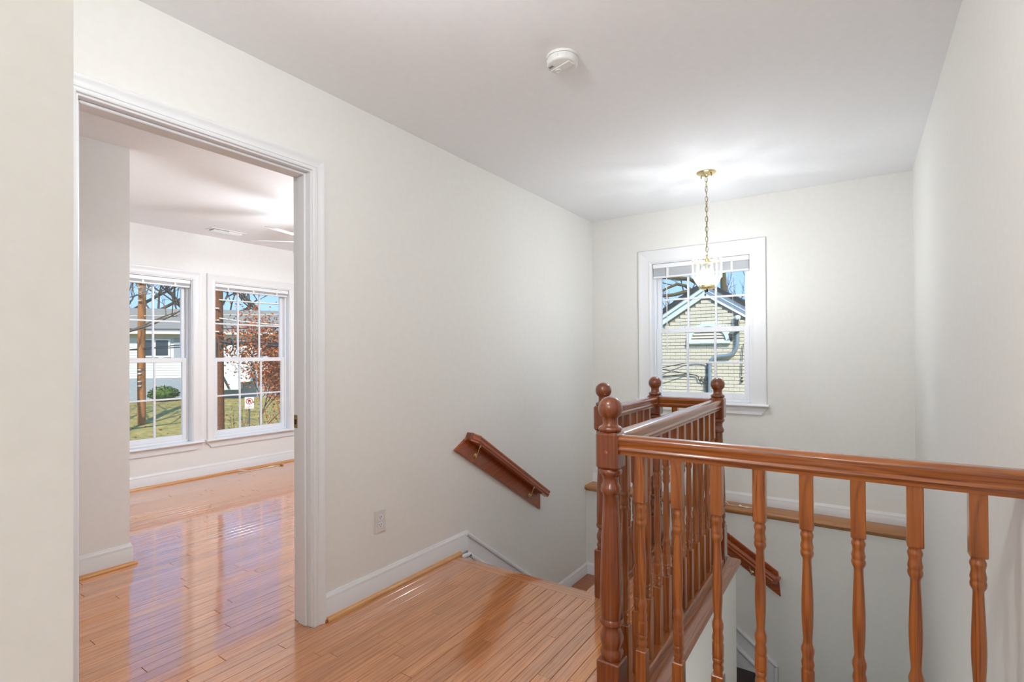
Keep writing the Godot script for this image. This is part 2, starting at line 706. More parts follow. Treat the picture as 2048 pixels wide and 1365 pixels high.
func rows(parent: Node3D, x0: float, x1: float, d0: float, d1: float, tilt: float, len0: float, len1: float) -> void:
	var n := int(round((x1 - x0) / 0.0575))
	var w := (x1 - x0) / n
	for k in n:
		var d := d0
		var l := rng.randf_range(0.2, len1)
		while d < d1 - 0.001:
			var e := d + l
			if e > d1 - 0.18:
				e = d1
			plank(parent, x0 + w * k, x0 + w * (k + 1), d, e, tilt, M.floor)
			d = e
			l = rng.randf_range(len0, len1)


func strip(parent: Node3D, called: String, a: Vector3, b: Vector3, grain: int, mat: Material, bevel := 0.002) -> MeshInstance3D:
	var g := Geo.new()
	g.grain = grain
	g.off = Vector2(rng.randf(), rng.randf())
	g.span(a, b, bevel)
	return put(called, g, mat, parent)


func build_floors() -> void:
	var g := Geo.new()
	g.grain = 2
	wall_box(g, XL, XR, -0.024, -0.018, -2.0, 1.68)
	wall_box(g, XL, -0.60, -0.024, -0.018, 1.68, 2.37)
	wall_box(g, -1.13, -0.60, -0.024, -0.018, 2.37, 3.2)
	wall_box(g, XLB, XL, -0.024, -0.018, 0.558, 1.424)
	var fl := structure("floor", g, M.tread_dark, "glossy oak strip floor of the hall")
	rows(fl, XL, -1.1755, 0.2, 2.315, 0.002, 0.5, 1.2)
	rows(fl, -1.0805, -0.736, 0.2, 3.13, 0.002, 0.5, 1.2)
	rows(fl, -1.1755, -1.0805, 0.2, 2.315, 0.002, 0.5, 1.2)
	rows(fl, -0.736, XR, 0.2, 1.575, 0.002, 0.6, 1.3)
	rows(fl, XLB, XL, 0.577, 1.405, 0.002, 0.5, 0.9)
	var back := strip(fl, "plank", P(-0.75, -0.018, -2.0), P(XR, 0.0, 0.2), 2, M.floor)
	back.set_meta("kind", "stuff")
	strip(fl, "plank", P(XL, -0.018, 0.2), P(-0.75, 0.0, 0.2005), 2, M.floor)
	# border strips with rounded nosings
	var nose := PackedVector2Array([Vector2(0, 0), Vector2(0, -0.018), Vector2(0.052, -0.018), Vector2(0.052, -0.028), Vector2(0.082, -0.028), Vector2(0.090, -0.025), Vector2(0.0945, -0.019), Vector2(0.096, -0.013), Vector2(0.0945, -0.007), Vector2(0.090, -0.002), Vector2(0.084, 0)])
	g = Geo.new()   # top of the stairs; mitred into the strip along the stair side
	g.ext(nose, axes(Vector3(0, 0, -1), Vector3.UP, Vector3.RIGHT, P(0, 0, 2.315)), XL, -1.0805, Vector2.ZERO, Vector2(-1, 0))
	put("stair_nosing", g, M.floor, fl)
	g = Geo.new()
	g.off = Vector2(0.4, 0.7)
	g.ext(nose, axes(Vector3(-1, 0, 0), Vector3.UP, Vector3(0, 0, -1), P(-1.0805, 0, 0)), 2.315, 3.24, Vector2(1, 0))
	put("side_nosing", g, M.floor, fl)
	g = Geo.new()
	g.off = Vector2(0.1, 0.2)
	var wide := PackedVector2Array([Vector2(0, 0), Vector2(0, -0.018), Vector2(0.12, -0.018), Vector2(0.12, -0.03), Vector2(0.143, -0.03), Vector2(0.149, -0.026), Vector2(0.152, -0.018), Vector2(0.152, -0.012), Vector2(0.149, -0.004), Vector2(0.143, 0)])
	g.ext(wide, axes(Vector3.RIGHT, Vector3.UP, Vector3(0, 0, -1), P(-0.736, 0, 0)), 1.575, 3.275)
	put("edge_board", g, M.rail, fl)
	g = Geo.new()
	g.ext(wide, axes(Vector3(0, 0, -1), Vector3.UP, Vector3.RIGHT, P(0, 0, 3.13)), -1.17, -0.736)
	put("edge_board", g, M.rail, fl)
	g = Geo.new()
	g.ext(wide, axes(Vector3(0, 0, -1), Vector3.UP, Vector3.RIGHT, P(0, 0, 1.575)), -0.584, XR)
	put("edge_board", g, M.rail, fl)
	# bedroom
	g = Geo.new()
	g.grain = 2
	wall_box(g, XW, XLB, -0.2, -0.018, -0.9, 5.15)
	var fb := structure("floor_bedroom", g, M.tread_dark, "glossy oak strip floor of the bedroom, mirroring its windows")
	rows(fb, -3.55, XLB, -0.05, 4.6, 0.0035, 0.8, 1.7)
	rows(fb, XW, -3.55, 1.245, 4.6, 0.0035, 0.8, 1.7)


func build_stairs() -> void:
	var st := shell("staircase", "dark wooden stairs going down beside the left wall and along the far wall")
	for k in 3:   # first flight, down along the left wall
		var y := -0.186 * (k + 1)
		var d := 2.37 + 0.257 * k
		strip(st, "tread", P(XL, y - 0.028, d), P(-1.13, y, d + 0.287), 0, M.tread, 0.006)
		strip(st, "riser", P(XL, y - 0.158, d + 0.257), P(-1.13, y - 0.028, d + 0.272), 0, M.trim, 0.0)
	var g := Geo.new()
	g.grain = 0
	g.span(P(XL, -0.86, 3.15), P(-1.13, -0.763, DLOW))
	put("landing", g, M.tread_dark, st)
	for k in 18:
		var d := 3.15 + 0.0583 * k
		strip(st, "landing_board", P(XL, -0.763, d), P(-1.17, -0.745, d + 0.0575), 0, M.tread, 0.0012)
	for k in 2:   # second flight, down along the far wall
		var y := -0.95 - 0.205 * k
		var x := -1.19 + 0.26 * k
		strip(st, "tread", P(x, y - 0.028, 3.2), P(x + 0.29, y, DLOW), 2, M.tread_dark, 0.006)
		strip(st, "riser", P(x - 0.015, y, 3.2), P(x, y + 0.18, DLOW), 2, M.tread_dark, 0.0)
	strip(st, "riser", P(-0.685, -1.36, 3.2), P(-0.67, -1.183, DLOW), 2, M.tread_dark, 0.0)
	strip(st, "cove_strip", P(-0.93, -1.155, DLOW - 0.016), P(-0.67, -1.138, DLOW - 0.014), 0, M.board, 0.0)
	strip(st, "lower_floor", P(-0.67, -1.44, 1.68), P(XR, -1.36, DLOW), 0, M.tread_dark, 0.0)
	g = Geo.new()
	g.span(P(-1.13, -3.0, 3.2), P(-0.60, -1.44, DLOW))
	structure("wall_under_stairs", g, M.wall, "closed side under the lower stairs")


# baseboard profile: x out from the wall, y up
func base_profile(h: float) -> PackedVector2Array:
	return PackedVector2Array([Vector2(0, 0), Vector2(0.013, 0), Vector2(0.013, h - 0.03), Vector2(0.011, h - 0.026), Vector2(0.0125, h - 0.02), Vector2(0.010, h - 0.012), Vector2(0.006, h - 0.006), Vector2(0.005, h), Vector2(0, h)])


func quarter(r: float) -> PackedVector2Array:
	var p := PackedVector2Array([Vector2.ZERO])
	for k in 7:
		var a := PI / 2 * k / 6.0
		p.append(Vector2(cos(a) * r, sin(a) * r))
	return p


# a strip with profile PROF along a wall: OUT away from the wall, along from A to B
func run_trim(called: String, prof: PackedVector2Array, a: Vector3, b: Vector3, out: Vector3, up: Vector3, mat: Material, label: String, parent: Node3D = null, k0 := Vector2.ZERO, k1 := Vector2.ZERO) -> MeshInstance3D:
	var g := Geo.new()
	g.off = Vector2(rng.randf(), rng.randf())
	g.ext(prof, axes(out, up, (b - a).normalized(), a), 0.0, (b - a).length(), k0, k1)
	if parent:
		return put(called, g, mat, parent)
	return structure(called, g, mat, label)


func build_trim() -> void:
	var bx := base_profile(0.122)
	var R := Vector3.RIGHT
	var U := Vector3.UP
	var F := Vector3(0, 0, -1)
	run_trim("baseboard_left", bx, P(XL, 0, 1.468), P(XL, 0, 2.503), R, U, M.trim, "white baseboard on the left wall from the door casing to the stairs")
	run_trim("trim_quarter_round", quarter(0.020), P(XL + 0.013, 0, 1.475), P(XL + 0.013, 0, 2.425), R, U, M.round, "tan quarter-round moulding at the foot of the left wall baseboard")
	var kn := run_trim("trim_casing_base", quarter(0.011), P(XL + 0.015, 0, 1.464), P(XL + 0.015, 0, 1.476), R, U, M.board, "dark moulding stub at the casing foot")
	kn.set_meta("label", "dark stub of moulding at the foot of the door casing")
	run_trim("baseboard_landing", base_profile(0.097), P(XL, -0.745, 3.50), P(XL, -0.745, DLOW), R, U, M.trim, "white baseboard of the stair landing on the left wall", null, Vector2.ZERO, Vector2(-1, 0))
	run_trim("baseboard_landing_far", base_profile(0.097), P(XL, -0.745, DLOW), P(-0.95, -0.745, DLOW), Vector3(0, 0, 1), U, M.trim, "white baseboard of the stair landing under the far wall", null, Vector2(1, 0))
	run_trim("baseboard_far", base_profile(0.078), P(XL, 0.046, DF), P(XR, 0.046, DF), Vector3(0, 0, 1), U, M.trim, "white baseboard above the wooden ledge on the far wall")
	run_trim("baseboard_window", bx, P(XW, 0, 1.245), P(XW, 0, 5.0), R, U, M.trim, "white baseboard under the bedroom windows")
	run_trim("trim_bedroom_round", quarter(0.019), P(XW + 0.013, 0, 1.26), P(XW + 0.013, 0, 5.0), R, U, M.round, "tan quarter-round moulding under the bedroom windows")
	run_trim("baseboard_closet", bx, P(-3.55, 0, -0.6), P(-3.55, 0, 1.245), R, U, M.trim, "white baseboard on the closet corner in the bedroom", null, Vector2.ZERO, Vector2(1, 0))
	run_trim("baseboard_closet_return", bx, P(-3.55, 0, 1.245), P(XW, 0, 1.245), F, U, M.trim, "white baseboard on the hidden side of the closet corner", null, Vector2(-1, 0))
	run_trim("trim_closet_round", quarter(0.019), P(-3.537, 0, -0.6), P(-3.537, 0, 1.275), R, U, M.round, "tan quarter-round moulding ending past the closet corner")
	# skirt boards that follow the stairs
	var g := Geo.new()
	g.ext(poly([2.503, 0.114, 3.551, -0.648, 3.551, -0.745, 2.503, -0.745]), axes(F, U, R, Vector3(XL, 0, 0)), 0.0, 0.012)
	var sk := structure("trim_skirt", g, M.trim, "white skirt board sloping down the left wall beside the stairs")
	var cap := poly([0, 0, 0.014, 0, 0.019, -0.006, 0.019, -0.022, 0.015, -0.026, 0, -0.026])
	var s1 := Vector3(0, -0.762, -1.048).normalized()
	run_trim("skirt_cap", cap, P(XL, 0.116, 2.503), P(XL, -0.646, 3.551), R, s1.cross(-R).normalized() * signf(s1.cross(-R).y), M.trim, "", sk)
	g = Geo.new()
	g.ext(poly([2.43, -0.004, 2.512, -0.021, 3.22, -0.536, 3.22, -0.745, 2.43, -0.745]), axes(F, U, R, Vector3(XL + 0.012, 0, 0)), 0.0, 0.014)
	put("inner_skirt", g, M.trim, sk)
	run_trim("inner_cap", cap, P(XL + 0.012, -0.016, 2.512), P(XL + 0.012, -0.536, 3.22), R, s1.cross(-R).normalized() * signf(s1.cross(-R).y), M.trim, "", sk)
	run_trim("inner_cap", cap, P(XL + 0.012, -0.006, 2.425), P(XL + 0.012, -0.014, 2.515), R, U, M.trim, "", sk)
	# second skirt, on the lower far wall
	var Z := Vector3(0, 0, 1)
	g = Geo.new()
	g.ext(poly([-1.10, -0.609, -0.505, -1.064, -0.505, -1.36, -1.10, -1.36]), axes(R, U, Z, P(0, 0, DLOW)), 0.0, 0.012)
	var sk2 := structure("trim_skirt_lower", g, M.trim, "white skirt board sloping down the lower far wall")
	var s2 := Vector3(0.595, -0.455, 0).normalized()
	var up2 := Vector3(0.455, 0.595, 0).normalized()
	run_trim("skirt_cap", cap, P(-1.10, -0.607, DLOW), P(-0.505, -1.062, DLOW), Z, up2, M.trim, "", sk2)
	run_trim("skirt_end", cap, P(-0.505, -1.07, DLOW), P(-0.505, -1.36, DLOW), Z, R, M.trim, "", sk2)
	g = Geo.new()
	g.ext(poly([-1.10, -0.749, -0.60, -1.131, -0.60, -1.36, -1.10, -1.36]), axes(R, U, Z, P(0, 0, DLOW - 0.012)), 0.0, 0.012)
	put("inner_skirt", g, M.trim, sk2)
	run_trim("inner_cap", cap, P(-1.10, -0.747, DLOW - 0.012), P(-0.60, -1.129, DLOW - 0.012), Z, up2, M.trim, "", sk2)
	# the wooden ledge round the stairwell at floor level
	g = Geo.new()
	var lp := poly([0, 0.046, 0, -0.004, 0.158, -0.004, 0.160, 0.004, 0.172, 0.006, 0.182, 0.012, 0.187, 0.022, 0.187, 0.032, 0.182, 0.040, 0.174, 0.046])
	g.ext(lp, axes(Z, U, R, P(0, 0, DF)), XL, XR)
	structure("trim_ledge", g, M.ledge, "wooden ledge with a rounded nose along the far wall")


func build_door() -> void:
	var o := shell("door_1", "white cased doorway into the bedroom, its door out of sight")
	var dl := 0.577
	var dr := 1.405
	var top := 2.045
	var g := Geo.new()
	g.span(P(XLB, 0, dr), P(XL, top + 0.019, dr + 0.019), 0.001)
	put("jamb", g, M.trim, o)
	g = Geo.new()
	g.span(P(XLB, 0, dl - 0.019), P(XL, top + 0.019, dl), 0.001)
	put("jamb", g, M.trim, o)
	g = Geo.new()
	g.span(P(XLB, top, dl), P(XL, top + 0.019, dr), 0.001)
	put("head_jamb", g, M.trim, o)
	g = Geo.new()
	g.span(P(-2.122, 0, dr - 0.011), P(-2.066, top, dr), 0.003)
	put("stop", g, M.trim, o)
	g = Geo.new()
	g.span(P(-2.122, 0, dl), P(-2.066, top, dl + 0.011), 0.003)
	put("stop", g, M.trim, o)
	g = Geo.new()
	g.span(P(-2.122, top - 0.011, dl + 0.011), P(-2.066, top, dr - 0.011), 0.003)
	put("stop", g, M.trim, o)
	var cp := poly([0, 0, 0, 0.009, 0.003, 0.0115, 0.011, 0.0115, 0.0125, 0.0095, 0.0145, 0.0095, 0.016, 0.0125, 0.020, 0.0125, 0.022, 0.0105, 0.027, 0.0105, 0.036, 0.0125, 0.043, 0.016, 0.049, 0.0185, 0.055, 0.0185, 0.057, 0.016, 0.057, 0])
	var U := Vector3.UP
	var R := Vector3.RIGHT
	var F := Vector3(0, 0, -1)
	for side in 2:   # hall side, then bedroom side
		var out := R if side == 0 else -R
		var x := XL if side == 0 else XLB
		g = Geo.new()
		g.ext(cp, axes(F, out, U, P(x, 0, dr + 0.008)), 0.0, top + 0.008, Vector2.ZERO, Vector2(1, 0))
		put("casing", g, M.trim, o)
		g = Geo.new()
		g.ext(cp, axes(-F, out, U, P(x, 0, dl - 0.008)), 0.0, top + 0.008, Vector2.ZERO, Vector2(1, 0))
		put("casing", g, M.trim, o)
		g = Geo.new()
		g.ext(cp, axes(U, out, F, P(x, top + 0.008, 0)), dl - 0.008, dr + 0.008, Vector2(-1, 0), Vector2(1, 0))
		put("head_casing", g, M.trim, o)
	# brass strike plate with its latch hole and two screws, on the jamb facing the camera side
	g = Geo.new()
	g.span(P(-2.163, 0.884, dr - 0.002), P(-2.138, 0.944, dr), 0.0006)
	var sp := put("strike_plate", g, M.brass_old, o)
	g = Geo.new()
	g.span(P(-2.157, 0.900, dr - 0.0028), P(-2.143, 0.924, dr - 0.0019))
	put("latch_hole", g, M.dark, sp)
	for y in [0.890, 0.936]:
		g = Geo.new()
		g.ball(P(-2.150, y, dr - 0.002), 0.0028, 8, Vector3(1, 1, 0.5))
		put("screw", g, M.brass_old, sp)
	g = Geo.new()   # hinge leaf and knuckle on the other jamb
	g.span(P(XLB - 0.001, 1.76, dl), P(XLB + 0.03, 1.85, dl + 0.002))
	g.tube([P(XLB - 0.006, 1.76, dl + 0.004), P(XLB - 0.006, 1.85, dl + 0.004)], [0.006], 8)
	put("hinge", g, M.brass_old, o)


func sash(called: String, w: float, y0: float, y1: float, z: float, stile: float, bot: float, top: float, parent: Node3D) -> void:
	var g := Geo.new()
	var t := 0.030
	g.span(Vector3(-w / 2, y0, z - t / 2), Vector3(-w / 2 + stile, y1, z + t / 2), 0.003)
	g.span(Vector3(w / 2 - stile, y0, z - t / 2), Vector3(w / 2, y1, z + t / 2), 0.003)
	g.span(Vector3(-w / 2 + stile, y0, z - t / 2), Vector3(w / 2 - stile, y0 + bot, z + t / 2), 0.003)
	g.span(Vector3(-w / 2 + stile, y1 - top, z - t / 2), Vector3(w / 2 - stile, y1, z + t / 2), 0.003)
	var s := put(called, g, M.vinyl, parent)
	var gx0 := -w / 2 + stile
	var gx1 := w / 2 - stile
	var gy0 := y0 + bot
	var gy1 := y1 - top
	for k in 3:
		for j in 2:
			g = Geo.new()
			g.span(Vector3(lerpf(gx0, gx1, k / 3.0), lerpf(gy0, gy1, j / 2.0), z - 0.002), Vector3(lerpf(gx0, gx1, (k + 1) / 3.0), lerpf(gy0, gy1, (j + 1) / 2.0), z + 0.002))
			put("pane", g, M.pane, s)
	for k in 2:
		g = Geo.new()
		var x := lerpf(gx0, gx1, (k + 1) / 3.0)
		g.span(Vector3(x - 0.0085, gy0, z - 0.009), Vector3(x + 0.0085, gy1, z + 0.009), 0.003)
		put("muntin", g, M.vinyl, s)
	g = Geo.new()
	var ym := (gy0 + gy1) / 2
	g.span(Vector3(gx0, ym - 0.0085, z - 0.0085), Vector3(gx1, ym + 0.0085, z + 0.0085), 0.003)
	put("muntin", g, M.vinyl, s)


# x to the right as seen from the room, y up from the sill, z into the room
func build_window(called: String, label: String, at: Vector3, turn: float, w: float, h: float, cw: float, blind: float, blind_label: String, wand: bool) -> void:
	var o := shell(called, label, at, turn)
	var g := Geo.new()
	var dep := 0.145
	g.span(Vector3(-w / 2, 0, -dep), Vector3(-w / 2 + 0.012, h, 0))
	g.span(Vector3(w / 2 - 0.012, 0, -dep), Vector3(w / 2, h, 0))
	g.span(Vector3(-w / 2 + 0.012, h - 0.012, -dep), Vector3(w / 2 - 0.012, h, 0))
	put("jamb", g, M.trim, o)
	var cp := PackedVector2Array([Vector2(0, 0), Vector2(0, 0.010), Vector2(0.004, 0.013), Vector2(0.014, 0.013), Vector2(0.018, 0.0105), Vector2(0.024, 0.0105), Vector2(cw * 0.55, 0.013), Vector2(cw * 0.78, 0.0175), Vector2(cw * 0.84, 0.0195), Vector2(cw - 0.003, 0.0195), Vector2(cw, 0.016), Vector2(cw, 0)])
	var X := Vector3.RIGHT
	var Y := Vector3.UP
	var Z := Vector3(0, 0, 1)
	for s in [-1.0, 1.0]:
		g = Geo.new()
		g.ext(cp, axes(X * s, Z, Y, Vector3(s * (w / 2 - 0.004), 0, 0)), 0.0, h - 0.004, Vector2.ZERO, Vector2(1, 0))
		put("casing", g, M.trim, o)
	g = Geo.new()
	g.ext(cp, axes(Y, Z, X, Vector3(0, h - 0.004, 0)), -w / 2 + 0.004, w / 2 - 0.004, Vector2(-1, 0), Vector2(1, 0))
	put("head_casing", g, M.trim, o)
	# stool with a rounded nose, apron with mitred returns
	var ow := w / 2 + cw + 0.012
	var stool := poly([-0.06, 0, -0.06, -0.022, 0.040, -0.022, 0.047, -0.017, 0.049, -0.011, 0.047, -0.005, 0.040, 0])
	g = Geo.new()
	g.ext(stool, axes(Z, Y, X, Vector3.ZERO), -ow, ow)
	put("stool", g, M.trim, o)
	g = Geo.new()
	g.ext(poly([-ow + 0.055, -0.082, ow - 0.055, -0.082, ow - 0.006, -0.022, -ow + 0.006, -0.022]), axes(X, Y, Z, Vector3.ZERO), 0.0, 0.016)
	put("apron", g, M.trim, o)
	# vinyl frame
	g = Geo.new()
	g.span(Vector3(-w / 2 + 0.012, 0, -0.14), Vector3(-w / 2 + 0.026, h - 0.012, -0.062), 0.002)
	g.span(Vector3(w / 2 - 0.026, 0, -0.14), Vector3(w / 2 - 0.012, h - 0.012, -0.062), 0.002)
	g.span(Vector3(-w / 2 + 0.026, h - 0.03, -0.14), Vector3(w / 2 - 0.026, h - 0.012, -0.062), 0.002)
	g.span(Vector3(-w / 2 + 0.026, 0, -0.16), Vector3(w / 2 - 0.026, 0.022, -0.058), 0.002)
	put("frame", g, M.vinyl, o)
	var iw := w - 0.054
	var mid := h * 0.5
	sash("upper_sash", iw, mid - 0.012, h - 0.03, -0.118, 0.036, 0.034, 0.036, o)
	sash("lower_sash", iw, 0.022, mid + 0.022, -0.084, 0.040, 0.046, 0.042, o)
	for s in [-0.17, 0.17]:
		g = Geo.new()
		g.span(Vector3(s * w * 1.2 - 0.026, mid + 0.022, -0.098), Vector3(s * w * 1.2 + 0.026, mid + 0.034, -0.075), 0.004)
		g.ball(Vector3(s * w * 1.2 + 0.012, mid + 0.037, -0.086), 0.007, 8)
		put("sash_lock", g, M.vinyl, o)
	# the blind, pulled up under the head
	var b := thing("window_blind", blind_label, "blind", at, turn)
	g = Geo.new()
	var bw := w / 2 - 0.016
	g.span(Vector3(-bw, h - 0.052, -0.056), Vector3(bw, h - 0.014, -0.010), 0.004)
	put("headrail", g, M.vinyl, b)
	g = Geo.new()
	var y1 := h - 0.053
	var y0 := h - blind + 0.018
	var n := int((y1 - y0) / 0.0036)
	for k in n:
		var y := lerpf(y1, y0, (k + 0.5) / n)
		var dz := rng.randf_range(-0.0025, 0.0025)
		g.span(Vector3(-bw + 0.004, y - 0.0008, -0.046 + dz), Vector3(bw - 0.004, y + 0.0008, -0.020 + dz))
	var ss := put("slat_stack", g, M.vinyl, b)
	ss.set_meta("kind", "stuff")
	g = Geo.new()
	g.span(Vector3(-bw + 0.002, h - blind, -0.048), Vector3(bw - 0.002, h - blind + 0.017, -0.018), 0.005)
	put("bottom_rail", g, M.vinyl, b)
	for s in [-0.32, 0.0, 0.32]:
		g = Geo.new()
		g.span(Vector3(s * w - 0.009, h - blind - 0.001, -0.0175), Vector3(s * w + 0.009, y1, -0.0160))
		put("ladder_tape", g, M.trim, b)
	if wand:
		g = Geo.new()
		g.tube([Vector3(-0.262, h - 0.045, -0.010), Vector3(-0.262, h - 0.09, -0.006), Vector3(-0.262, h - 0.77, -0.010)], [0.0035, 0.0035, 0.0045], 6)
		put("tilt_wand", g, M.trim, b)
		g = Geo.new()
		g.tube([Vector3(0.262, h - 0.05, -0.012), Vector3(0.262, h - 0.09, -0.010), Vector3(0.260, 0.03, -0.012)], [0.0011], 5)
		put("lift_cord", g, M.cord, b)


# ---------------------------------------------------------------- balustrades
func newel(label: String, x: float, d: float, low: float, plug: bool) -> void:
	var o := thing("newel_post", label, "newel post", P(x, 0, d), 0.0, "oak newel posts with ball tops")
	var w := 0.079
	var g := Geo.new()
	g.off = Vector2(rng.randf(), rng.randf())
	g.box(Vector3(0, low / 2, 0), Vector3(w, low, w), 0.004)
	put("base_block", g, M.newel, o)
	g = Geo.new()
	g.off = Vector2(rng.randf(), rng.randf())
	var l := low - 0.205
	var k := (0.835 - 0.205 - l) / (0.835 - 0.205)   # the turning is squeezed where the block is taller
	var prof := []
	for p in [[0.205, 0.033], [0.212, 0.036], [0.220, 0.0385], [0.232, 0.0375], [0.240, 0.033], [0.246, 0.034], [0.262, 0.0385], [0.278, 0.0385], [0.292, 0.034], [0.304, 0.030], [0.314, 0.030], [0.317, 0.036], [0.324, 0.0405], [0.334, 0.0395], [0.340, 0.036], [0.343, 0.0385], [0.40, 0.0385], [0.50, 0.0360], [0.60, 0.0325], [0.70, 0.0275], [0.748, 0.0255], [0.752, 0.0285], [0.757, 0.033], [0.766, 0.0345], [0.776, 0.032], [0.786, 0.0265], [0.798, 0.0252], [0.808, 0.027], [0.815, 0.033], [0.818, 0.0365], [0.826, 0.038], [0.832, 0.036], [0.835, 0.033]]:
		prof.append(Vector2(p[1], 0.835 - (0.835 - p[0]) * k))
	g.lathe(prof, 28)
	put("turned_shaft", g, M.newel, o)
	g = Geo.new()
	g.off = Vector2(rng.randf(), rng.randf())
	g.box(Vector3(0, 0.8965, 0), Vector3(w, 0.123, w), 0.0085)
	var tb := put("top_block", g, M.newel, o)
	if plug:
		g = Geo.new()
		g.lathe([Vector2(0.0065, 0.0), Vector2(0.0065, 0.0015), Vector2(0.004, 0.0028), Vector2(0.0, 0.003)], 12, axes(Vector3.RIGHT, Vector3(0, 0, 1), Vector3.DOWN, Vector3(0, 0.893, w / 2)))
		put("bolt_plug", g, M.board, tb)
	g = Geo.new()
	g.off = Vector2(rng.randf(), rng.randf())
	var bp := [Vector2(0.030, 0.957), Vector2(0.036, 0.959), Vector2(0.0395, 0.965), Vector2(0.0385, 0.971), Vector2(0.034, 0.975), Vector2(0.0275, 0.978), Vector2(0.0248, 0.985), Vector2(0.0250, 0.993)]
	var r := 0.0405
	for i in 13:
		var a := lerpf(-0.905, PI / 2, i / 12.0)
		bp.append(Vector2(cos(a) * r, 1.0345 + sin(a) * r))
	g.lathe(bp, 28)
	put("ball_finial", g, M.newel, o)


func baluster_mesh(off: Vector2) -> Geo:
	var g := Geo.new()
	g.off = off
	var w := 0.0335
	g.span(Vector3(-w / 2, 0.030, -w / 2), Vector3(w / 2, 0.264, w / 2), 0.0022)
	g.span(Vector3(-w / 2, 0.737, -w / 2), Vector3(w / 2, 0.890, w / 2), 0.0022)
	var prof := []
	for p in [[0.262, 0.014], [0.268, 0.0135], [0.272, 0.0125], [0.278, 0.0150], [0.285, 0.0158], [0.292, 0.0145], [0.297, 0.0128], [0.301, 0.0150], [0.306, 0.0162], [0.312, 0.0160], [0.314, 0.0145], [0.317, 0.0162], [0.322, 0.0166], [0.352, 0.0166], [0.356, 0.0158], [0.359, 0.0142], [0.363, 0.0155], [0.373, 0.0164], [0.381, 0.0150], [0.388, 0.0136], [0.395, 0.0145], [0.405, 0.0164], [0.414, 0.0160], [0.421, 0.0138], [0.428, 0.0120], [0.436, 0.0112], [0.450, 0.0120], [0.48, 0.0138], [0.51, 0.0147], [0.54, 0.0146], [0.58, 0.0132], [0.62, 0.0116], [0.650, 0.0106], [0.657, 0.0109], [0.662, 0.0132], [0.667, 0.0155], [0.673, 0.0162], [0.678, 0.0155], [0.681, 0.0142], [0.684, 0.0152], [0.690, 0.0160], [0.697, 0.0146], [0.705, 0.0133], [0.712, 0.0140], [0.719, 0.0160], [0.724, 0.0158], [0.729, 0.0136], [0.732, 0.0132], [0.737, 0.0150]]:
		prof.append(Vector2(p[1], p[0]))
	g.lathe(prof, 16, Transform3D.IDENTITY, false)
	return g


var bal := []


func railing(label: String, a: Vector3, b: Vector3, spots: Array, shoe_half: float) -> void:
	var dir := (b - a).normalized()
	var side := dir.cross(Vector3.UP)
	var o := thing("stair_railing", label, "railing", a, 0.0, "oak railings round the stairwell")
	var L := (b - a).length()
	var rp := PackedVector2Array()
	var half := [[0.020, 0.0], [0.0215, 0.010], [0.026, 0.0125], [0.0285, 0.0175], [0.0265, 0.0225], [0.0235, 0.0255], [0.0245, 0.034], [0.0285, 0.042], [0.0298, 0.049], [0.0275, 0.056], [0.020, 0.0610], [0.010, 0.0630]]
	for p in half:
		rp.append(Vector2(p[0], p[1]))
	for i in range(half.size() - 1, -1, -1):
		rp.append(Vector2(-half[i][0], half[i][1]))
	var g := Geo.new()
	g.off = Vector2(rng.randf(), rng.randf())
	g.ext(rp, axes(side, Vector3.UP, dir, Vector3(0, 0.887, 0)), 0.0, L)
	put("handrail", g, M.rail, o)
	g = Geo.new()
	g.off = Vector2(rng.randf(), rng.randf())
	var s := shoe_half
	g.ext(poly([-s, 0, s, 0, s, 0.022, s - 0.006, 0.030, s - 0.012, 0.032, -s + 0.012, 0.032, -s + 0.006, 0.030, -s, 0.022]), axes(side, Vector3.UP, dir, Vector3.ZERO), 0.0, L)
	put("shoe", g, M.rail, o)
	for k in spots.size():
		var bi := MeshInstance3D.new()
		bi.name = "baluster"
		bi.mesh = bal[rng.randi() % bal.size()]
		bi.position = dir * spots[k]
		bi.rotation.y = PI / 2 * (rng.randi() % 4)
		o.add_child(bi, true)


func build_rails() -> void:
	for k in 5:
		bal.append(baluster_mesh(Vector2(0.37 * k, 0.61 * k)).mesh(M.rail))
	newel("nearest oak newel post with a round plug, where the two front railings meet", RAILX, DN, 0.205, true)
	newel("oak newel post at the head of the stairs, largely behind the nearest newel post", RAILX0, 2.40, 0.24, false)
	newel("left one of the two far oak newel posts below the window", RAILX0, DE, 0.205, false)
	newel("right one of the two far oak newel posts below the window, before its right casing", RAILX, DE, 0.205, false)
	var w := 0.0395
	var spots := []
	for k in 8:
		spots.append(0.1045 - w + 0.1163 * k)
	railing("oak railing running right from the nearest newel post to the right wall", P(RAILX + w, 0, DN), P(XR, 0, DN), spots, 0.034)
	spots = []
	for k in 12:
		spots.append(0.121 - w + 0.1182 * k)
	railing("oak railing running from the nearest newel post towards the window, over the void", P(RAILX, 0, DN + w), P(RAILX, 0, DE - w), spots, 0.036)
	spots = []
	for k in 6:
		spots.append(0.105 - w + 0.107 * k)
	railing("oak railing beside the descending stairs, left and parallel to the one over the void", P(RAILX0, 0, 2.40 + w), P(RAILX0, 0, DE - w), spots, 0.034)
	railing("short oak railing joining the two far newel posts under the window", P(RAILX0 + w, 0, DE), P(RAILX - w, 0, DE), [0.125 - w, 0.25 - w], 0.034)


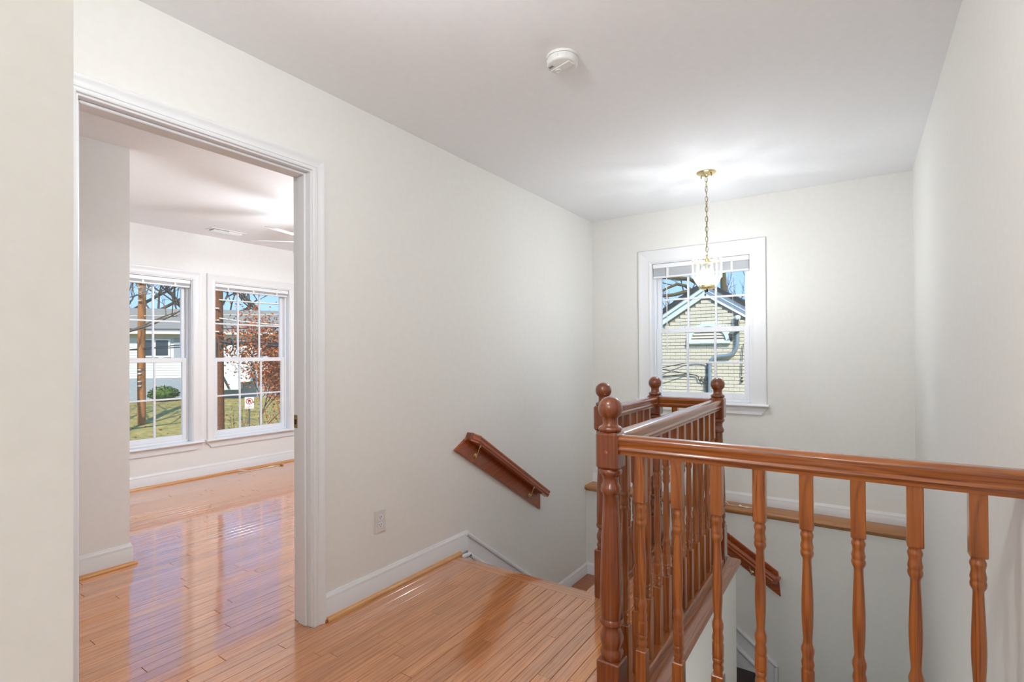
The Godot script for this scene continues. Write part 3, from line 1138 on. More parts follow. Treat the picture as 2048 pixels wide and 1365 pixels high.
# a handrail on a backboard; local x runs downhill along the wall, y up, z out from the wall
func wall_rail(label: String, xf: Transform3D, board: PackedVector2Array, c0: Vector2, c1: Vector2, ret_start: bool, brackets: Array) -> void:
	var o := thing("wall_handrail", label, "handrail", xf.origin, 0.0, "oak handrails on backboards")
	var bx := xf.basis
	var loc := Transform3D(bx, Vector3.ZERO)
	var g := Geo.new()
	g.off = Vector2(rng.randf(), rng.randf())
	g.cap_along = true
	g.ext(board, loc, 0.0, 0.015)
	var inner := PackedVector2Array()
	var mid := Vector2.ZERO
	for p in board:
		mid += p / board.size()
	for p in board:
		inner.append(p + (mid - p).normalized() * 0.006)
	g.ext(inner, loc, 0.015, 0.019)
	put("backboard", g, M.board, o)
	var s2 := (c1 - c0).normalized()
	var s := bx * Vector3(s2.x, s2.y, 0)
	var u := bx * Vector3(-s2.y, s2.x, 0)
	var X := bx * Vector3(0, 0, 1)
	var prof := poly([-0.018, -0.026, 0.018, -0.026, 0.0195, -0.015, 0.025, -0.012, 0.0265, -0.006, 0.0235, -0.001, 0.0225, 0.004, 0.026, 0.011, 0.027, 0.017, 0.024, 0.023, 0.015, 0.0265, -0.015, 0.0265, -0.024, 0.023, -0.027, 0.017, -0.026, 0.011, -0.0225, 0.004, -0.0235, -0.001, -0.0265, -0.006, -0.025, -0.012, -0.0195, -0.015])
	var a := loc * Vector3(c0.x, c0.y, 0.066)
	var b := loc * Vector3(c1.x, c1.y, 0.066)
	var L := (c1 - c0).length()
	var k := tan(PI / 8)
	g = Geo.new()
	g.off = Vector2(rng.randf(), rng.randf())
	if ret_start:
		g.ext(prof, axes(X, u, s, a), 0.0, L, Vector2(-k, 0), Vector2.ZERO)
		var da := (X + s).normalized()
		g.ext(prof, axes((X - s).normalized(), u, da, a), -0.062, 0.0, Vector2(1, 0), Vector2(k, 0))
	else:
		g.ext(prof, axes(X, u, s, a), 0.0, L, Vector2.ZERO, Vector2(k, 0))
		var da := (s - X).normalized()
		g.ext(prof, axes((X + s).normalized(), u, da, b), 0.0, 0.062, Vector2(-k, 0), Vector2(-1, 0))
	put("rail", g, M.board, o)
	for t in brackets:
		var m := c0.lerp(c1, t)
		var under := loc * Vector3(m.x, m.y, 0.066) - u * 0.026
		var wall_pt := loc * Vector3(m.x - 0.012, m.y - 0.085, 0.019)
		g = Geo.new()
		g.lathe([Vector2(0.014, 0), Vector2(0.014, 0.002), Vector2(0.010, 0.004), Vector2(0.0, 0.005)], 14, axes(bx.x, X, bx.y, wall_pt))
		g.tube([wall_pt + bx.y * 0.014 + X * 0.004, wall_pt + X * 0.012 - bx.y * 0.004, wall_pt - bx.y * 0.020 + X * 0.006], [0.0048, 0.0055, 0.004], 8)
		g.tube([wall_pt + X * 0.008, wall_pt + X * 0.022 + bx.y * 0.008, under - u * 0.010 - X * 0.004, under - u * 0.003], [0.0042, 0.0042, 0.0042, 0.0042], 8)
		g.lathe([Vector2(0.010, -0.004), Vector2(0.010, 0.0), Vector2(0.0, 0.0)], 10, axes(s, u, X, under))
		put("bracket", g, M.brass, o)


func build_wall_rails() -> void:
	var F := Vector3(0, 0, -1)
	var U := Vector3.UP
	wall_rail("short oak handrail with brass brackets on the left wall above the stairs", axes(F, U, Vector3.RIGHT, Vector3(XL, 0, 0)), poly([2.378, 0.640, 2.522, 0.713, 3.373, 0.197, 3.373, 0.037]), Vector2(2.540, 0.686), Vector2(3.386, 0.160), true, [0.045, 0.80])
	wall_rail("short oak handrail on the lower far wall, seen through the near balusters", axes(Vector3.RIGHT, U, Vector3(0, 0, 1), P(0, 0, DLOW)), poly([-1.06, -0.186, -1.06, -0.02, -0.496, -0.378, -0.481, -0.553]), Vector2(-1.05, -0.083), Vector2(-0.530, -0.413), false, [0.12, 0.75])


func lamp(called: String, at: Vector3, energy: float, size: float, parent: Node3D, c := Color(0.945, 0.972, 1.0)) -> void:
	var l := OmniLight3D.new()
	l.name = called
	l.light_color = c
	l.light_energy = energy
	l.light_size = size
	l.omni_range = 14.0
	l.omni_attenuation = 2.0
	l.shadow_enabled = true
	l.position = at
	parent.add_child(l, true)


func build_lantern() -> void:
	var o := thing("pendant_lantern", "lit brass and clear glass lantern hanging on a chain before the window", "lantern", P(-0.84, CEIL, 3.60))
	var g := Geo.new()
	g.lathe([Vector2(0.062, 0), Vector2(0.063, -0.004), Vector2(0.060, -0.007), Vector2(0.050, -0.011), Vector2(0.034, -0.018), Vector2(0.016, -0.024), Vector2(0.010, -0.030), Vector2(0.0, -0.030)], 32, Transform3D.IDENTITY, false)
	var cn := put("canopy", g, M.brass, o)
	for s in [-1.0, 1.0]:
		g = Geo.new()
		g.tube([Vector3(0.036 * s, -0.012, 0.012 * s), Vector3(0.036 * s, -0.026, 0.012 * s)], [0.004, 0.004], 8)
		g.ball(Vector3(0.036 * s, -0.028, 0.012 * s), 0.0058, 8)
		put("screw", g, M.brass_old, cn)
	# chain of open links, each turned a quarter from the last
	var link := Geo.new()
	var ring := []
	for k in 16:
		var a := TAU * k / 16.0
		ring.append(Vector3(cos(a) * 0.0085, sin(a) * 0.0205, 0))
	link.tube(ring, [0.0017], 6, true)
	var lm := link.mesh(M.brass_old)
	var n := 15
	for k in n:
		var l := MeshInstance3D.new()
		l.name = "chain_link"
		l.mesh = lm
		l.position = Vector3(0, -0.046 - 0.0338 * k, 0)
		l.rotation.y = (0.5 if k % 2 == 0 else 0.5 + PI / 2) + rng.randf_range(-0.25, 0.25)
		o.add_child(l, true)
	g = Geo.new()
	var wp := []
	for k in 31:
		wp.append(Vector3(0.004 * sin(k * 0.9), -0.03 - 0.0178 * k, 0.004 * cos(k * 0.9)))
	g.tube(wp, [0.0017], 5)
	put("wire", g, M.brass_old, o)
	# stem, spider and bottom plate
	g = Geo.new()
	g.lathe([Vector2(0.0, -0.556), Vector2(0.006, -0.558), Vector2(0.008, -0.566), Vector2(0.006, -0.574), Vector2(0.0045, -0.580), Vector2(0.017, -0.584), Vector2(0.019, -0.600), Vector2(0.017, -0.608), Vector2(0.0045, -0.612), Vector2(0.0045, -0.78)], 16)
	put("stem", g, M.brass, o)
	g = Geo.new()
	for k in 6:
		var a := TAU * (k + 0.5) / 6.0
		var c := Vector3(cos(a), 0, sin(a))
		g.tube([Vector3(0, -0.606, 0) + c * 0.012, Vector3(0, -0.612, 0) + c * 0.045, Vector3(0, -0.603, 0) + c * 0.091], [0.003, 0.003, 0.003], 6)
		g.ball(Vector3(0, -0.603, 0) + c * 0.094, 0.0055, 8)
	put("spider", g, M.brass, o)
	g = Geo.new()
	g.lathe([Vector2(0.0, -0.772), Vector2(0.052, -0.772), Vector2(0.054, -0.775), Vector2(0.054, -0.781), Vector2(0.046, -0.786), Vector2(0.020, -0.792), Vector2(0.0, -0.792)], 24, Transform3D.IDENTITY, false)
	put("bottom_plate", g, M.brass, o)
	g = Geo.new()
	g.lathe([Vector2(0.004, -0.79), Vector2(0.006, -0.794), Vector2(0.0075, -0.800), Vector2(0.005, -0.806), Vector2(0.0, -0.808)], 12, Transform3D.IDENTITY, false)
	put("bottom_finial", g, M.iron, o)
	for k in 4:
		var a := TAU * (k + 0.28) / 4.0
		var c := Vector3(cos(a) * 0.034, 0, sin(a) * 0.034)
		g = Geo.new()
		g.lathe([Vector2(0.016, -0.771), Vector2(0.018, -0.764), Vector2(0.0115, -0.760), Vector2(0.0115, -0.722), Vector2(0.0, -0.722)], 14, Transform3D(Basis.IDENTITY, c), false)
		var cs := put("candle_sleeve", g, M.brass, o)
		g = Geo.new()
		g.lathe([Vector2(0.007, -0.722), Vector2(0.0095, -0.714), Vector2(0.0155, -0.698), Vector2(0.0168, -0.686), Vector2(0.0150, -0.670), Vector2(0.0095, -0.653), Vector2(0.0035, -0.640), Vector2(0.0, -0.637)], 16, Transform3D(Basis.IDENTITY, c), false)
		put("bulb", g, M.bulb, cs)
		lamp("bulb_light", c + Vector3(0, -0.687, 0), LANTERN / 4.0, 0.012, o)
	# six bevelled panes: upright above, leaning in below
	var ap := 0.0835
	var hw := ap * tan(PI / 6)
	for k in 6:
		var a := TAU * k / 6.0 + 0.12
		var out := Vector3(cos(a), 0, sin(a))
		var side := Vector3(-sin(a), 0, cos(a))
		var lower := (Vector3.UP * 0.064 + out * 0.032).normalized()
		var nl := side.cross(lower)
		g = Geo.new()
		g.ext(poly([-hw + 0.008, 0, hw - 0.008, 0, hw - 0.008, 0.112, hw - 0.024, 0.142, -hw + 0.024, 0.142, -hw + 0.008, 0.112]), axes(side, Vector3.UP, out, Vector3(0, -0.710, 0) + out * (ap - 0.004)), 0.0, 0.004)
		var pn := put("glass_panel", g, M.crystal, o)
		g = Geo.new()
		g.ext(poly([-hw * 0.62, -0.066, hw * 0.62, -0.066, hw - 0.008, -0.004, -hw + 0.008, -0.004]), axes(side, lower, nl, Vector3(0, -0.710, 0) + out * (ap - 0.004)), 0.0, 0.004)
		put("lower_pane", g, M.crystal, pn)
		g = Geo.new()
		var xf := axes(side, Vector3.UP, out, Vector3(0, -0.710, 0) + out * (ap - 0.005))
		g.ext(poly([-hw, -0.001, -hw + 0.008, 0, -hw + 0.008, 0.112, -hw + 0.024, 0.142, hw - 0.024, 0.142, hw - 0.008, 0.112, hw - 0.008, 0, hw, -0.001, hw, 0.116, hw - 0.020, 0.150, -hw + 0.020, 0.150, -hw, 0.116]), xf, 0.0, 0.0055)
		var x2 := axes(side, lower, nl, Vector3(0, -0.710, 0) + out * (ap - 0.005))
		g.ext(poly([-hw, -0.002, -hw + 0.008, -0.004, hw - 0.008, -0.004, hw, -0.002, hw * 0.70, -0.070, hw * 0.62, -0.066]), x2, 0.0, 0.0055)
		put("bevel_edge", g, M.bevel, pn)


func build_small_things() -> void:
	# smoke detector on the ceiling
	var o := thing("smoke_detector", "round white smoke detector on the hall ceiling", "smoke detector", P(-1.0, CEIL, 1.865), -0.25)
	var g := Geo.new()
	g.lathe([Vector2(0.066, 0), Vector2(0.066, -0.006), Vector2(0.064, -0.009), Vector2(0.060, -0.009)], 40)
	put("mounting_base", g, M.plastic, o)
	g = Geo.new()
	g.lathe([Vector2(0.060, -0.009), Vector2(0.0635, -0.011), Vector2(0.0635, -0.030), Vector2(0.061, -0.036), Vector2(0.056, -0.039), Vector2(0.0, -0.040)], 40, Transform3D.IDENTITY, false)
	put("housing", g, M.plastic, o)
	g = Geo.new()
	g.span(Vector3(-0.052, -0.044, -0.018), Vector3(0.052, -0.039, 0.018), 0.003)
	var pl := put("raised_panel", g, M.plastic, o)
	g = Geo.new()
	g.lathe([Vector2(0.011, -0.044), Vector2(0.011, -0.047), Vector2(0.0085, -0.048), Vector2(0.008, -0.0465), Vector2(0.0, -0.0465)], 20, Transform3D(Basis.from_scale(Vector3(1.3, 1, 1)), Vector3(-0.024, 0, 0)), false)
	put("test_button", g, M.plastic, pl)
	for k in 4:
		g = Geo.new()
		g.box(Vector3(-0.040 + 0.006 * k, -0.0402, 0.034), Vector3(0.0022, 0.0012, 0.012), 0.0004)
		put("sound_slot", g, M.dark, o)
	for k in 10:
		g = Geo.new()
		var a := 0.6 + 0.52 * k
		g.box(Vector3(cos(a) * 0.0636, -0.022, sin(a) * 0.0636), Vector3(0.004, 0.010, 0.004), 0.0008)
		put("vent_rib", g, M.plastic, o)

	# duplex outlet low on the left wall
	o = thing("wall_outlet", "white double electrical outlet low on the left wall", "outlet", P(XL, 0.368, 1.802), PI / 2)
	g = Geo.new()
	g.ext(poly([-0.036, -0.0575, 0.036, -0.0575, 0.036, 0.0575, -0.036, 0.0575]), Transform3D.IDENTITY, 0.0, 0.0035)
	g.ext(poly([-0.033, -0.0545, 0.033, -0.0545, 0.033, 0.0545, -0.033, 0.0545]), Transform3D.IDENTITY, 0.0035, 0.006)
	put("cover_plate", g, M.plate, o)
	for s in [-1.0, 1.0]:
		g = Geo.new()
		var rp := PackedVector2Array()
		for k in 24:
			var a := TAU * k / 24.0
			rp.append(Vector2(cos(a) * 0.0172, clampf(sin(a) * 0.0172, -0.0142, 0.0142) + s * 0.0195))
		g.ext(rp, Transform3D.IDENTITY, 0.004, 0.0078)
		var fc := put("receptacle", g, M.trim, o)
		for q in [-1.0, 1.0]:
			g = Geo.new()
			g.span(Vector3(q * 0.0064 - 0.0012, s * 0.0195 - 0.001, 0.0068), Vector3(q * 0.0064 + 0.0012, s * 0.0195 + 0.0075, 0.0081))
			put("slot", g, M.dark, fc)
		g = Geo.new()
		g.lathe([Vector2(0.0026, 0.0), Vector2(0.0026, 0.0013), Vector2(0.0, 0.0013)], 10, axes(Vector3.RIGHT, Vector3(0, 0, 1), Vector3.DOWN, Vector3(0, s * 0.0195 - 0.0072, 0.0068)), false)
		put("ground_hole", g, M.dark, fc)
	g = Geo.new()
	g.ball(Vector3(0, 0, 0.006), 0.0032, 10, Vector3(1, 1, 0.4))
	put("screw", g, M.plate, o)

	# ceiling register in the bedroom
	o = thing("ceiling_vent", "white slotted air vent in the bedroom ceiling", "vent", P(-5.12, CEIL, 2.60))
	g = Geo.new()
	g.box(Vector3(0, -0.003, 0), Vector3(0.14, 0.006, 0.33), 0.002)
	put("frame", g, M.trim, o)
	g = Geo.new()
	g.box(Vector3(0, -0.0062, 0), Vector3(0.095, 0.001, 0.275))
	put("duct_opening", g, plain(120, 120, 118, 0.8), o)
	for k in 8:
		g = Geo.new()
		g.box(Vector3.ZERO, Vector3(0.0045, 0.013, 0.135), 0.001)
		for s in [-1.0, 1.0]:
			var m := MeshInstance3D.new()
			m.name = "louver"
			m.mesh = g.mesh(M.trim)
			m.position = Vector3(-0.042 + 0.012 * k, -0.012, s * 0.069)
			m.rotation.z = 0.7 * s
			o.add_child(m, true)

	# cords that hang from the blinds and lie where they end
	o = thing("cord_coil", "loose cream blind cord with tassels on the bedroom floor under the windows", "cord", P(-5.36, 0.0, 2.98))
	g = Geo.new()
	g.tube([Vector3(-0.04, 0.022, 0.12), Vector3(0.02, 0.004, 0.04), Vector3(0.035, 0.003, -0.06), Vector3(0.03, 0.003, -0.16), Vector3(0.015, 0.004, -0.25), Vector3(0.025, 0.004, -0.31)], [0.0035], 6)
	g.tube([Vector3(0.015, 0.003, -0.17), Vector3(0.0, 0.007, -0.22), Vector3(0.02, 0.009, -0.25), Vector3(0.045, 0.004, -0.22), Vector3(0.035, 0.004, -0.16)], [0.003], 6)
	put("string", g, M.cord, o)
	for p in [Vector3(0.030, 0.010, -0.335), Vector3(0.005, 0.012, -0.325)]:
		g = Geo.new()
		g.lathe([Vector2(0.004, -0.016), Vector2(0.010, -0.008), Vector2(0.0105, 0.004), Vector2(0.006, 0.014), Vector2(0.0, 0.016)], 10, Transform3D(Basis(Vector3.RIGHT, 1.45), p), false)
		put("tassel", g, M.round, o)
	o = thing("blind_cord", "looped white blind cord lying on the wooden ledge", "cord", P(-0.86, 0.046, 4.24))
	g = Geo.new()
	var pts := []
	for q in [[-0.04, 0.022, 0.10], [0.02, 0.003, 0.02], [0.08, 0.003, 0.012], [0.12, 0.003, 0.02], [0.155, 0.004, -0.002], [0.17, 0.004, 0.022], [0.14, 0.004, 0.034], [0.11, 0.004, 0.026], [0.10, 0.005, 0.008], [0.13, 0.007, 0.0], [0.19, 0.004, 0.018]]:
		pts.append(Vector3(q[0], q[1], -q[2] + 0.03))
	g.tube(pts, [0.0024], 6)
	put("string", g, M.cord, o)
	g = Geo.new()
	g.lathe([Vector2(0.003, -0.012), Vector2(0.0075, -0.004), Vector2(0.0075, 0.005), Vector2(0.004, 0.011), Vector2(0.0, 0.012)], 10, Transform3D(Basis(Vector3(0, 0, 1), 1.3), Vector3(0.105, 0.0085, 0.016)), false)
	put("tassel", g, M.trim, o)

	# unseen ceiling lights, placed to light the hall, near wall and closet wall
	for q in 3:
		o = thing("unseen_ceiling_light", ["unseen lit globe under the hall ceiling, placed to light the hall walls and ceiling", "unseen lit globe behind the camera, placed to light the near wall and newels", "unseen lit globe inside the bedroom door, placed to light the closet wall"][q], "ceiling light", [P(-0.80, CEIL, 0.66), P(-0.22, CEIL, -1.35), P(-2.85, CEIL, 3.1)][q], 0.0, "unseen globe ceiling lights")
		g = Geo.new()
		g.lathe([Vector2(0.15, 0), Vector2(0.155, -0.01), Vector2(0.15, -0.022), Vector2(0.0, -0.022)], 32)
		g.tube([Vector3(0, -0.02, 0), Vector3(0, -0.16, 0)], [0.009, 0.009], 10)
		put("base", g, M.brass, o)
		g = Geo.new()
		g.ball(Vector3(0, -0.27, 0), 0.13, 28)
		put("lamp_globe", g, M.dome, o)
		lamp("unseen_globe_light", Vector3(0, -0.27, 0), [UNSEEN_HALL, UNSEEN_CORRIDOR, UNSEEN_ENTRY][q], 0.06, o)

	# unseen wall light under the floor edge, placed to brighten the stairwell void
	o = thing("unseen_wall_light", "unseen lit wall light placed to brighten the lower stairwell, under the hall floor's edge", "wall light", P(-0.12, -0.62, 1.68), PI)
	g = Geo.new()
	g.lathe([Vector2(0.06, 0.0), Vector2(0.06, 0.012), Vector2(0.05, 0.02), Vector2(0.0, 0.02)], 24, axes(Vector3.RIGHT, Vector3(0, 0, 1), Vector3.DOWN, Vector3.ZERO))
	put("back_plate", g, M.brass, o)
	g = Geo.new()
	g.ball(Vector3(0, 0, 0.105), 0.085, 20)
	put("lamp_globe", g, M.dome, o)
	lamp("unseen_globe_light", Vector3(0, 0, 0.105), UNSEEN_SCONCE, 0.06, o)


func build_fan() -> void:
	var o := thing("ceiling_fan", "white ceiling fan in the bedroom, mostly behind the door frame", "ceiling fan", P(-3.845, CEIL, 2.766))
	var g := Geo.new()
	g.lathe([Vector2(0.065, 0), Vector2(0.065, -0.01), Vector2(0.05, -0.045), Vector2(0.02, -0.06), Vector2(0.0, -0.06)], 24)
	put("canopy", g, M.vinyl, o)
	g = Geo.new()
	g.tube([Vector3(0, -0.05, 0), Vector3(0, -0.17, 0)], [0.012, 0.012], 12)
	put("downrod", g, M.vinyl, o)
	g = Geo.new()
	g.lathe([Vector2(0.03, -0.13), Vector2(0.09, -0.15), Vector2(0.105, -0.18), Vector2(0.105, -0.225), Vector2(0.085, -0.25), Vector2(0.05, -0.27), Vector2(0.05, -0.30), Vector2(0.0, -0.30)], 28)
	put("motor_housing", g, M.vinyl, o)
	for k in 5:
		var a := deg_to_rad([-137.6, -77.5, -5.0, 67.0, 166.0][k])   # from +x towards +d
		var out := Vector3(cos(a), 0, -sin(a))
		var side := Vector3(sin(a), 0, cos(a))
		var tilt := 0.20
		var sd := (side * cos(tilt) + Vector3.UP * sin(tilt))
		var up := out.cross(sd) * signf(out.cross(sd).y)
		g = Geo.new()
		g.ext(poly([-0.050, 0.16, 0.050, 0.16, 0.062, 0.24, 0.066, 0.50, 0.060, 0.555, 0.040, 0.575, -0.040, 0.575, -0.060, 0.555, -0.066, 0.50, -0.062, 0.24]), axes(sd, out, up, Vector3(0, -0.24, 0)), -0.003, 0.003)
		var bl := put("blade", g, M.vinyl, o)
		g = Geo.new()
		g.ext(poly([-0.02, 0.09, 0.02, 0.09, 0.035, 0.20, -0.035, 0.20]), axes(sd, out, up, Vector3(0, -0.245, 0)), -0.003, 0.002)
		put("blade_iron", g, M.brass_old, bl)
	g = Geo.new()
	g.lathe([Vector2(0.05, -0.30), Vector2(0.10, -0.325), Vector2(0.115, -0.36), Vector2(0.10, -0.40), Vector2(0.05, -0.425), Vector2(0.0, -0.43)], 24, Transform3D.IDENTITY, false)
	put("lamp_dome", g, M.dome, o)
	lamp("fan_light", Vector3(0, -0.365, 0), FAN, 0.11, o)


# ---------------------------------------------------------------- outside
func build_gable_house() -> void:
	var D := 10.4
	var o := thing("neighbor_house", "cream painted brick gable of the house next door, seen through the stairwell window", "house", P(0, 0, D))
	var ax := -2.452
	var ay := 2.37
	var sl := 0.635
	var g := Geo.new()
	g.ext(poly([ax - 4.2, -2.6, ax + 4.2, -2.6, ax + 4.2, ay - 4.2 * sl, ax, ay, ax - 4.2, ay - 4.2 * sl]), axes(Vector3.RIGHT, Vector3.UP, Vector3(0, 0, -1), Vector3(0, 0, -0.012)), 0.0, 5.4)
	put("wall", g, M.shaded_mortar, o)
	# courses of painted brick; those seen through the window are pieces of their own
	var brick := Geo.new()
	brick.box(Vector3.ZERO, Vector3(0.1965, 0.0590, 0.024), 0.004)
	var half := Geo.new()
	half.box(Vector3.ZERO, Vector3(0.0950, 0.0590, 0.024), 0.004)
	var bm := brick.mesh(M.cream)
	var hm := half.mesh(M.cream)
	var rest := Geo.new()
	var wall := o.get_node("wall")
	var pick := []
	for r in 74:
		var y := -2.58 + 0.0677 * r
		var room := (ay - 0.04 - y) / sl
		var shift := 0.1 if r % 2 == 1 else 0.0
		var x := ax - 4.2 + shift
		while x < ax + 4.2:
			var c := x + 0.1
			if absf(c - ax) + 0.1 < room:
				var dz := rng.randf_range(-0.0015, 0.0015)
				if c > -3.5 and c < -1.6 and y > 0.36 and pick.size() < 292:
					pick.append([Vector3(c, y, dz), bm])
				else:
					rest.box(Vector3(c, y, dz), Vector3(0.1965, 0.0590, 0.024))
			elif absf(c - 0.05 - ax) + 0.05 < room:
				rest.box(Vector3(c - 0.05, y, 0), Vector3(0.095, 0.0590, 0.024))
			x += 0.2
	for q in pick:
		var b := MeshInstance3D.new()
		b.name = "brick"
		b.mesh = q[1]
		b.position = q[0]
		b.rotation = Vector3(rng.randf_range(-0.012, 0.012), 0, rng.randf_range(-0.006, 0.006))
		wall.add_child(b, true)
	put("brickwork", rest, M.cream, o).set_meta("kind", "stuff")
	# roof with two-step rake boards
	for s in [-1.0, 1.0]:
		var along := Vector3(s, -sl, 0).normalized()
		var up := Vector3(s * sl, 1, 0).normalized()
		var apex := Vector3(ax, ay, 0)
		g = Geo.new()
		g.ext(poly([-0.02, 0.15, 4.9, 0.15, 4.9, 0.21, -0.02, 0.21]), axes(along, up, Vector3(0, 0, -1), apex), -0.13, 5.6)
		put("roof", g, M.shingle, o)
		g = Geo.new()
		g.ext(poly([-0.02, 0.075, 4.88, 0.075, 4.88, 0.148, -0.02, 0.148]), axes(along, up, Vector3(0, 0, -1), apex), -0.09, 0.0)
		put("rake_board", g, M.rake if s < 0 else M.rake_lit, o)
		g = Geo.new()
		g.ext(poly([-0.01, -0.025, 4.86, -0.025, 4.86, 0.073, -0.01, 0.073]), axes(along, up, Vector3(0, 0, -1), apex), -0.05, 0.0)
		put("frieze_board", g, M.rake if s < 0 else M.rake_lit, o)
		for k in 9:   # shingle courses seen on the edge
			g = Geo.new()
			g.ext(poly([0.55 * k, 0.212, 0.55 * k + 0.56, 0.206, 0.55 * k + 0.56, 0.232, 0.55 * k, 0.222]), axes(along, up, Vector3(0, 0, -1), apex), -0.14, 5.6)
			put("shingle_course", g, M.shingle, o)
	# half-round louvred vent
	var vc := Vector3(-2.405, 1.44, 0.02)
	g = Geo.new()
	var arc := PackedVector2Array()
	for k in 25:
		var a := PI * k / 24.0
		arc.append(Vector2(cos(a) * 0.395, sin(a) * 0.37))
	for k in range(24, -1, -1):
		var a := PI * k / 24.0
		arc.append(Vector2(cos(a) * 0.33, sin(a) * 0.305))
	g.ext(arc, Transform3D(Basis.IDENTITY, vc), -0.03, 0.05)
	g.span(vc + Vector3(-0.40, -0.03, -0.03), vc + Vector3(0.40, 0.02, 0.06), 0.006)
	var fr := put("vent_frame", g, M.rake, o)
	g = Geo.new()
	g.span(vc + Vector3(-0.34, 0, -0.035), vc + Vector3(0.34, 0.30, -0.025))
	put("vent_recess", g, M.iron, fr)
	for k in 5:
		var y := 0.025 + 0.058 * k
		var hw := sqrt(maxf(0.0, 1.0 - pow((y + 0.03) / 0.32, 2.0))) * 0.335
		g = Geo.new()
		g.box(Vector3.ZERO, Vector3(hw * 2, 0.062, 0.008), 0.002)
		var lv := put("louver", g, M.cream, fr)
		lv.position = vc + Vector3(0, y + 0.022, 0.012)
		lv.rotation.x = -0.6
	# service mast: a grey conduit bending down the wall with its weatherhead
	g = Geo.new()
	var cp := []
	for q in [[-1.872, 1.84], [-1.877, 1.60], [-1.880, 1.42], [-1.893, 1.33], [-1.93, 1.25], [-1.99, 1.195], [-2.08, 1.175], [-2.20, 1.165], [-2.30, 1.14], [-2.355, 1.085], [-2.375, 1.00], [-2.378, 0.85], [-2.380, 0.30], [-2.38, -1.0]]:
		cp.append(Vector3(q[0], q[1], 0.062))
	g.tube(cp, [0.036], 12)
	var cd := put("conduit", g, M.conduit, o)
	g = Geo.new()
	g.lathe([Vector2(0.0, 1.935), Vector2(0.05, 1.925), Vector2(0.058, 1.89), Vector2(0.05, 1.865), Vector2(0.036, 1.835)], 14, Transform3D(Basis.IDENTITY, Vector3(-1.872, 0, 0.07)), false)
	put("weatherhead", g, M.rake, cd)
	for k in 4:
		g = Geo.new()
		var x := -1.90 + 0.018 * k
		g.tube([Vector3(x, 1.875, 0.10), Vector3(x - 0.01, 1.78, 0.125), Vector3(x + 0.005, 1.62, 0.11), Vector3(-2.02 + 0.01 * k, 1.52, 0.11)], [0.009], 6)
		put("service_wire", g, M.iron, cd)
	for q in [[-2.03, 1.545, 0.05], [-2.03, 1.49, 0.04], [-1.99, 1.50, 0.035], [-2.06, 1.50, 0.03], [-1.70, 1.615, 0.045], [-2.40, 0.885, 0.055], [-1.81, 0.70, 0.022], [-1.81, 0.76, 0.016]]:
		g = Geo.new()
		g.lathe([Vector2(q[2], 0), Vector2(q[2], 0.03), Vector2(q[2] * 0.5, 0.05), Vector2(0, 0.05)], 12, axes(Vector3.RIGHT, Vector3(0, 0, 1), Vector3.DOWN, Vector3(q[0], q[1], 0.01)), false)
		put("insulator" if q[0] != -1.70 else "meter_cap", g, M.iron if q[0] != -1.70 else plain(206, 120, 104, 0.6), o)
	# cables across and down the wall
	var runs := [
		[[-5.2, 0.30], [-3.34, 0.93], [-2.84, 1.03], [-2.60, 1.06], [-2.46, 1.04], [-2.40, 0.98]],
		[[-5.2, 1.30], [-3.34, 0.92], [-2.84, 0.83], [-2.66, 0.80], [-2.60, 0.78], [-2.585, 0.70], [-2.55, 0.68], [-2.54, 0.76], [-2.52, 0.76], [-2.53, 0.68], [-2.50, 0.66], [-2.45, 0.70], [-2.43, 0.78], [-2.47, 0.77], [-2.48, 0.70], [-2.45, 0.62], [-2.44, 0.45], [-2.42, -0.6]],
		[[-5.2, 0.42], [-3.34, 0.75], [-2.84, 0.815], [-2.66, 0.80]],
		[[-2.475, 0.76], [-2.475, -0.6]], [[-2.432, 1.03], [-2.434, -0.6]], [[-2.43, 0.78], [-2.40, 0.60], [-2.372, 0.40], [-2.36, -0.6]],
		[[-1.775, 1.40], [-1.80, 1.15], [-1.81, 0.80]], [[-2.02, 1.60], [-1.95, 1.55], [-1.90, 1.58]],
	]
	for k in runs.size():
		g = Geo.new()
		var pts := []
		for q in runs[k]:
			pts.append(Vector3(q[0], q[1], 0.05 if q[0] > -3.0 else 0.05 + (-3.0 - q[0]) * 0.4))
		g.tube(pts, [0.009 if k < 3 else 0.007], 6)
		put("cable", g, M.wire, o)


func limb(g: Geo, pts: Array, r0: float, r1: float, sides := 7) -> void:
	var rad := []
	for i in pts.size():
		rad.append(lerpf(r0, r1, float(i) / (pts.size() - 1)))
	g.tube(pts, rad, sides)


# a bare branch that forks into twigs
func grow(g: Geo, at: Vector3, dir: Vector3, length: float, r: float, depth: int, tips: Array, spread := 0.55) -> void:
	var pts := [at]
	var d := dir.normalized()
	var p := at
	for k in 4:
		d = (d + Vector3(rng.randf_range(-1, 1), rng.randf_range(-0.5, 0.9), rng.randf_range(-1, 1)) * 0.16).normalized()
		p += d * length / 4.0
		pts.append(p)
	limb(g, pts, r, r * 0.55, 6 if depth > 2 else 4)
	if depth <= 0:
		tips.append(p)
		tips.append(pts[2])
		return
	for k in 3:
		var q: Vector3 = pts[2 + k % 3]
		var nd := (d + Vector3(rng.randf_range(-1, 1), rng.randf_range(-0.35, 0.8), rng.randf_range(-1, 1)) * spread * 1.6).normalized()
		grow(g, q, nd, length * rng.randf_range(0.55, 0.75), r * 0.52, depth - 1, tips, spread)


